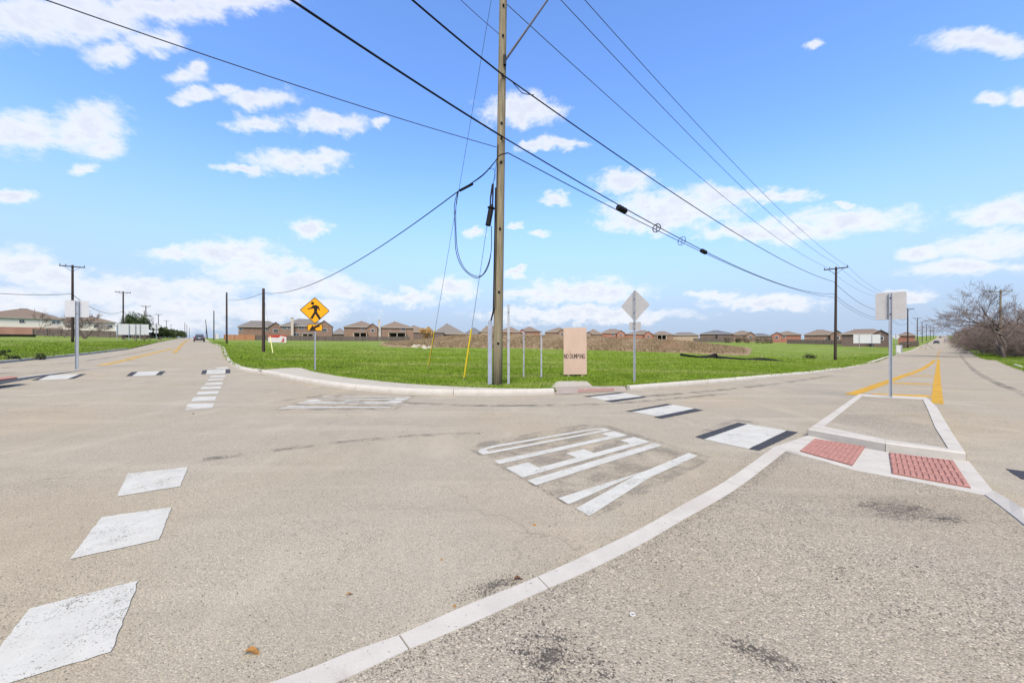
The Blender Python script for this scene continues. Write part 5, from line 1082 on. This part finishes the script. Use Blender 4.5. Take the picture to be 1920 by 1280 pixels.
# ------------------------------------------------------------------ cars
def car(label, base, ang, paint_, suv=True):
    root = empty('car', base, ang, label, 'car'); Wd, Ln = 1.84, 4.7; h1, h2 = (.95, 1.68) if suv else (.85, 1.42)
    def loft(secs, nm, mat, par):
        mb = MB(); n = len(secs[0])
        for s_ in secs: mb.v += s_
        for i in range(len(secs) - 1):
            for j in range(n): a, b2 = i * n + j, i * n + (j + 1) % n; mb.f.append((a, b2, b2 + n, a + n))
        mb.f += [tuple(range(n))[::-1], tuple(range((len(secs) - 1) * n, len(secs) * n))]; return mb.build(nm, mat, par, smooth=False)
    def sec(y, w_, z0, z1, c=.12): return [(-w_ / 2 + c * .3, y, z0), (w_ / 2 - c * .3, y, z0), (w_ / 2, y, z0 + c), (w_ / 2, y, z1 - c), (w_ / 2 - c, y, z1), (-w_ / 2 + c, y, z1), (-w_ / 2, y, z1 - c), (-w_ / 2, y, z0 + c)]
    bo = loft([sec(-2.33, 1.62, .42, .88), sec(-2.2, 1.8, .32, h1), sec(-1, Wd, .28, h1 + .02), (sec(1.0, Wd, .28, h1)), sec(1.9, 1.76, .3, h1 - .12), sec(2.33, 1.55, .4, .72)], 'body', paint_, root)
    loft([sec(-2.12, 1.58, h1 - .03, h1 + .1, .05), sec(-1.85, 1.48, h1 - .03, h2 - .04, .14), sec(-1.2, 1.5, h1 - .03, h2, .14), sec(.2, 1.46, h1 - .03, h2 - .03, .14), sec(1.15, 1.5, h1 - .03, h1 + .06, .05)], 'cabin', paint_, root)
    mb = MB(); mb.add([(-.64, -2.135, h1 + .1), (.64, -2.135, h1 + .1), (.58, -1.9, h2 - .16), (-.58, -1.9, h2 - .16)], [(0, 1, 2, 3)]); mb.build('rear_window', M_glass, root)
    for s in (-1, 1):
        mb = MB(); mb.add([(s * .782, -1.6, h1 + .05), (s * .785, .5, h1 + .05), (s * .752, .2, h2 - .16), (s * .752, -1.5, h2 - .16)], [(0, 1, 2, 3)]); mb.build('side_window', M_glass, root)
        mb = MB(); mb.box((s * .77, -2.28, .82), (.2, .14, .3)); mb.build('tail_lamp', M_tail, root); mb = MB(); mb.box((s * .99, .75, h1 + .08), (.18, .1, .14)); mb.build('mirror', paint_, root)
        for y in (-1.4, 1.45):
            mb = MB(); mb.tube([(s * .72, y, .34), (s * .74, y, .34), (s * .93, y, .34), (s * .95, y, .34)], [.30, .34, .34, .30], 16); wh = mb.build('wheel', M_cart, root); mb = MB(); mb.tube([(s * .94, y, .34), (s * .957, y, .34)], .2, 12); mb.build('rim', M_galv, wh)
    mb = MB(); mb.box((0, -2.36, .5), (1.5, .1, .2)); mb.build('bumper', M_card, root); mb = MB(); mb.box((0, -2.335, .76), (.42, .03, .16)); mb.build('number_plate', M_pale, root)
c = LR(107, 1.0); car('grey sport utility vehicle driving away up the left-hand road', (c.x, c.y, c.z + .01), R(40.5), M_carp)
c = RRd(262, -2.0); car('dark car coming along the far right-hand road, nearest of the three there', (c.x, c.y, c.z + .01), R(-49.1 + 180), M_card, False)
c = RRd(395, 1.5); car('pale car driving away on the far right-hand road', (c.x, c.y, c.z + .01), R(-49.1), M_carw)
c = RRd(610, -2.0); car('farthest car on the rise of the right-hand road', (c.x, c.y, c.z + .01), R(-49.1 + 180), M_card)

# ------------------------------------------------------------------ litter and loose stones on the pavement
pm = [rockmesh(.5, .4, .38, 100 + s) for s in range(3)]
for px_, py_, z_, s_, mat, lb in ((1002, 984, 0, .03, M_leaf, 'reddish brown lump on the road below the painted letters'), (1030, 987, 0, .02, M_gravel, 'small grey pebble right of the reddish lump'), (852, 1136, 0, .022, M_gravel, 'black pebble against the near kerb'), (828, 1049, 0, .022, M_gravel, 'bluish pebble alone in the middle of the road'), (650, 1000, 0, .014, M_gravel, 'dark pebble on the road left of the bluish one'), (1570, 1085, .12, .017, M_gravel, 'dark pebble on the island, nearer of two'), (1720, 1062, .12, .016, M_gravel, 'dark pebble on the island, right one of two'), (362, 776, 0, .05, M_gravel, 'dark lump on the road by the broken white line')):
    p = Gz(px_, py_, z_); o = link('pebble', pm[int(px_) % 3], mat, None, label=lb, cat='pebble'); o.location = (p.x, p.y, z_); o.scale = (s_, s_, s_); o.rotation_euler = (0, 0, px_)
def leaf(label, px_, py_, z_, ln, mat=M_leaf, rz=0.0):
    mb = MB(); n = 9
    for i in range(n):
        t = i / (n - 1); w_ = ln * .24 * math.sin(math.pi * min(1, t * .94 + .04)); zc = ln * .13 * math.sin(t * 5)
        mb.v += [(ln * (t - .5), -w_, zc + w_ * .7 + .004), (ln * (t - .5), 0, zc + .004 + ln * .05), (ln * (t - .5), w_, zc + w_ * .5 + .004)]
    for i in range(n - 1): a = 3 * i; mb.f += [(a, a + 3, a + 4, a + 1), (a + 1, a + 4, a + 5, a + 2)]
    o = mb.build('fallen_leaf', mat, None, label=label, cat='leaf'); p = Gz(px_, py_, z_); o.location = (p.x, p.y, z_ + .004); o.rotation_euler = (0, 0, rz)
leaf('curled orange leaf on the road near the bottom left', 472, 1226, 0, .085, rz=.1); leaf('curled orange leaf on the road left of the near kerb', 655, 1116, 0, .045, rz=.6); leaf('brown leaf against the near kerb by the kerb joint', 972, 1087, 0, .07, material('brown_leaf', (.16, .07, .03), .8), .3)
mb = MB(); n = 20; mb.tube([(.012 * math.cos(2 * math.pi * i / n), .012 * math.sin(2 * math.pi * i / n), .003) for i in range(n + 1)], .003, 5, False); o = mb.build('washer', M_pale, None, label='tiny white ring lying on the island', cat='washer'); p = Gz(1186, 1152, .12); o.location = (p.x, p.y, .12)
# loose gravel: crumbs along the kerbs, in the spilled patches and scattered thinly about
def crumbs(name, label, pts, mat):
    P = np.array(pts); n = len(P); base = np.array([(1, 0, 0), (-.5, .87, 0), (-.5, -.87, 0), (.1, 0, .9)]); out = np.zeros((n, 4, 3)); a = rng.uniform(0, 6.28, n); s = P[:, 3]
    for k_ in range(4):
        b = base[k_] * rng.uniform(.7, 1.3, (n, 1)); out[:, k_, 0] = P[:, 0] + s * (b[:, 0] * np.cos(a) - b[:, 1] * np.sin(a)); out[:, k_, 1] = P[:, 1] + s * (b[:, 0] * np.sin(a) + b[:, 1] * np.cos(a)); out[:, k_, 2] = P[:, 2] + s * b[:, 2]
    f = (np.arange(n)[:, None, None] * 4 + np.array([[0, 1, 3], [1, 2, 3], [2, 0, 3]])[None]).reshape(-1, 3); return tag(link(name, fastmesh(name, out.reshape(-1, 3), f), mat), label, 'gravel', kind='stuff')
pts = []
kk = [p for p in kin if p.y > .9]; ko2 = [p for p in kout if p.y > .9]
for _ in range(5200):
    p = random.choice(kk); o_ = abs(random.gauss(0, .055)) - .006; pts.append((p.x + o_ * .62 + random.gauss(0, .05), p.y - o_ * .78 + random.gauss(0, .02), p.z - .005, random.uniform(.0015, .005)))
for q, n_, sx, sy, rot in ((STAIN_I[0], 1500, .20, .10, .5), (STAIN_I[1], 400, .13, .06, .4), (STAIN_I[2], 500, .08, .1, 0), (STAIN_I[4], 250, .04, .14, .9)):
    for _ in range(n_):
        a, b = random.gauss(0, sx), random.gauss(0, sy); pts.append((q.x + a * math.cos(rot) - b * math.sin(rot), q.y + a * math.sin(rot) + b * math.cos(rot), .115, random.uniform(.0015, .0055)))
for _ in range(900): x, y = random.uniform(-1, 4.2), random.uniform(1.3, 4.5); pts += [(x, y, .113, random.uniform(.001, .004))] if x > (y - 1.3) * 1.25 - .5 else []
crumbs('loose_gravel', 'dark gravel crumbs spilled over the island and along its kerb', pts, M_gravel)
pts = []
for _ in range(2600):
    p = random.choice(ko2); o_ = abs(random.gauss(0, .16)) + .008; pts.append((p.x - o_ * .6 + random.gauss(0, .04), p.y + o_ * .8, .001, random.uniform(.0014, .0058)))
q = Gz(925, 1103, 0)
for _ in range(420): a = random.gauss(0, .13); b = abs(random.gauss(0, .05)); pts.append((q.x + a * .84 - b * .5, q.y + a * .54 + b * .84, .001, random.uniform(.0018, .005)))
for _ in range(2400): pts.append((random.uniform(-5, 4), random.uniform(1.6, 8), .001, random.uniform(.0012, .0065)))
q = Gz(1690, 790, 0)
for _ in range(500): pts.append((random.gauss(9.2, .5), random.uniform(4, 8.5), .001, random.uniform(.002, .007)))
crumbs('road_grit', 'loose grit on the road along the outside of the near kerb', pts, M_gravel)
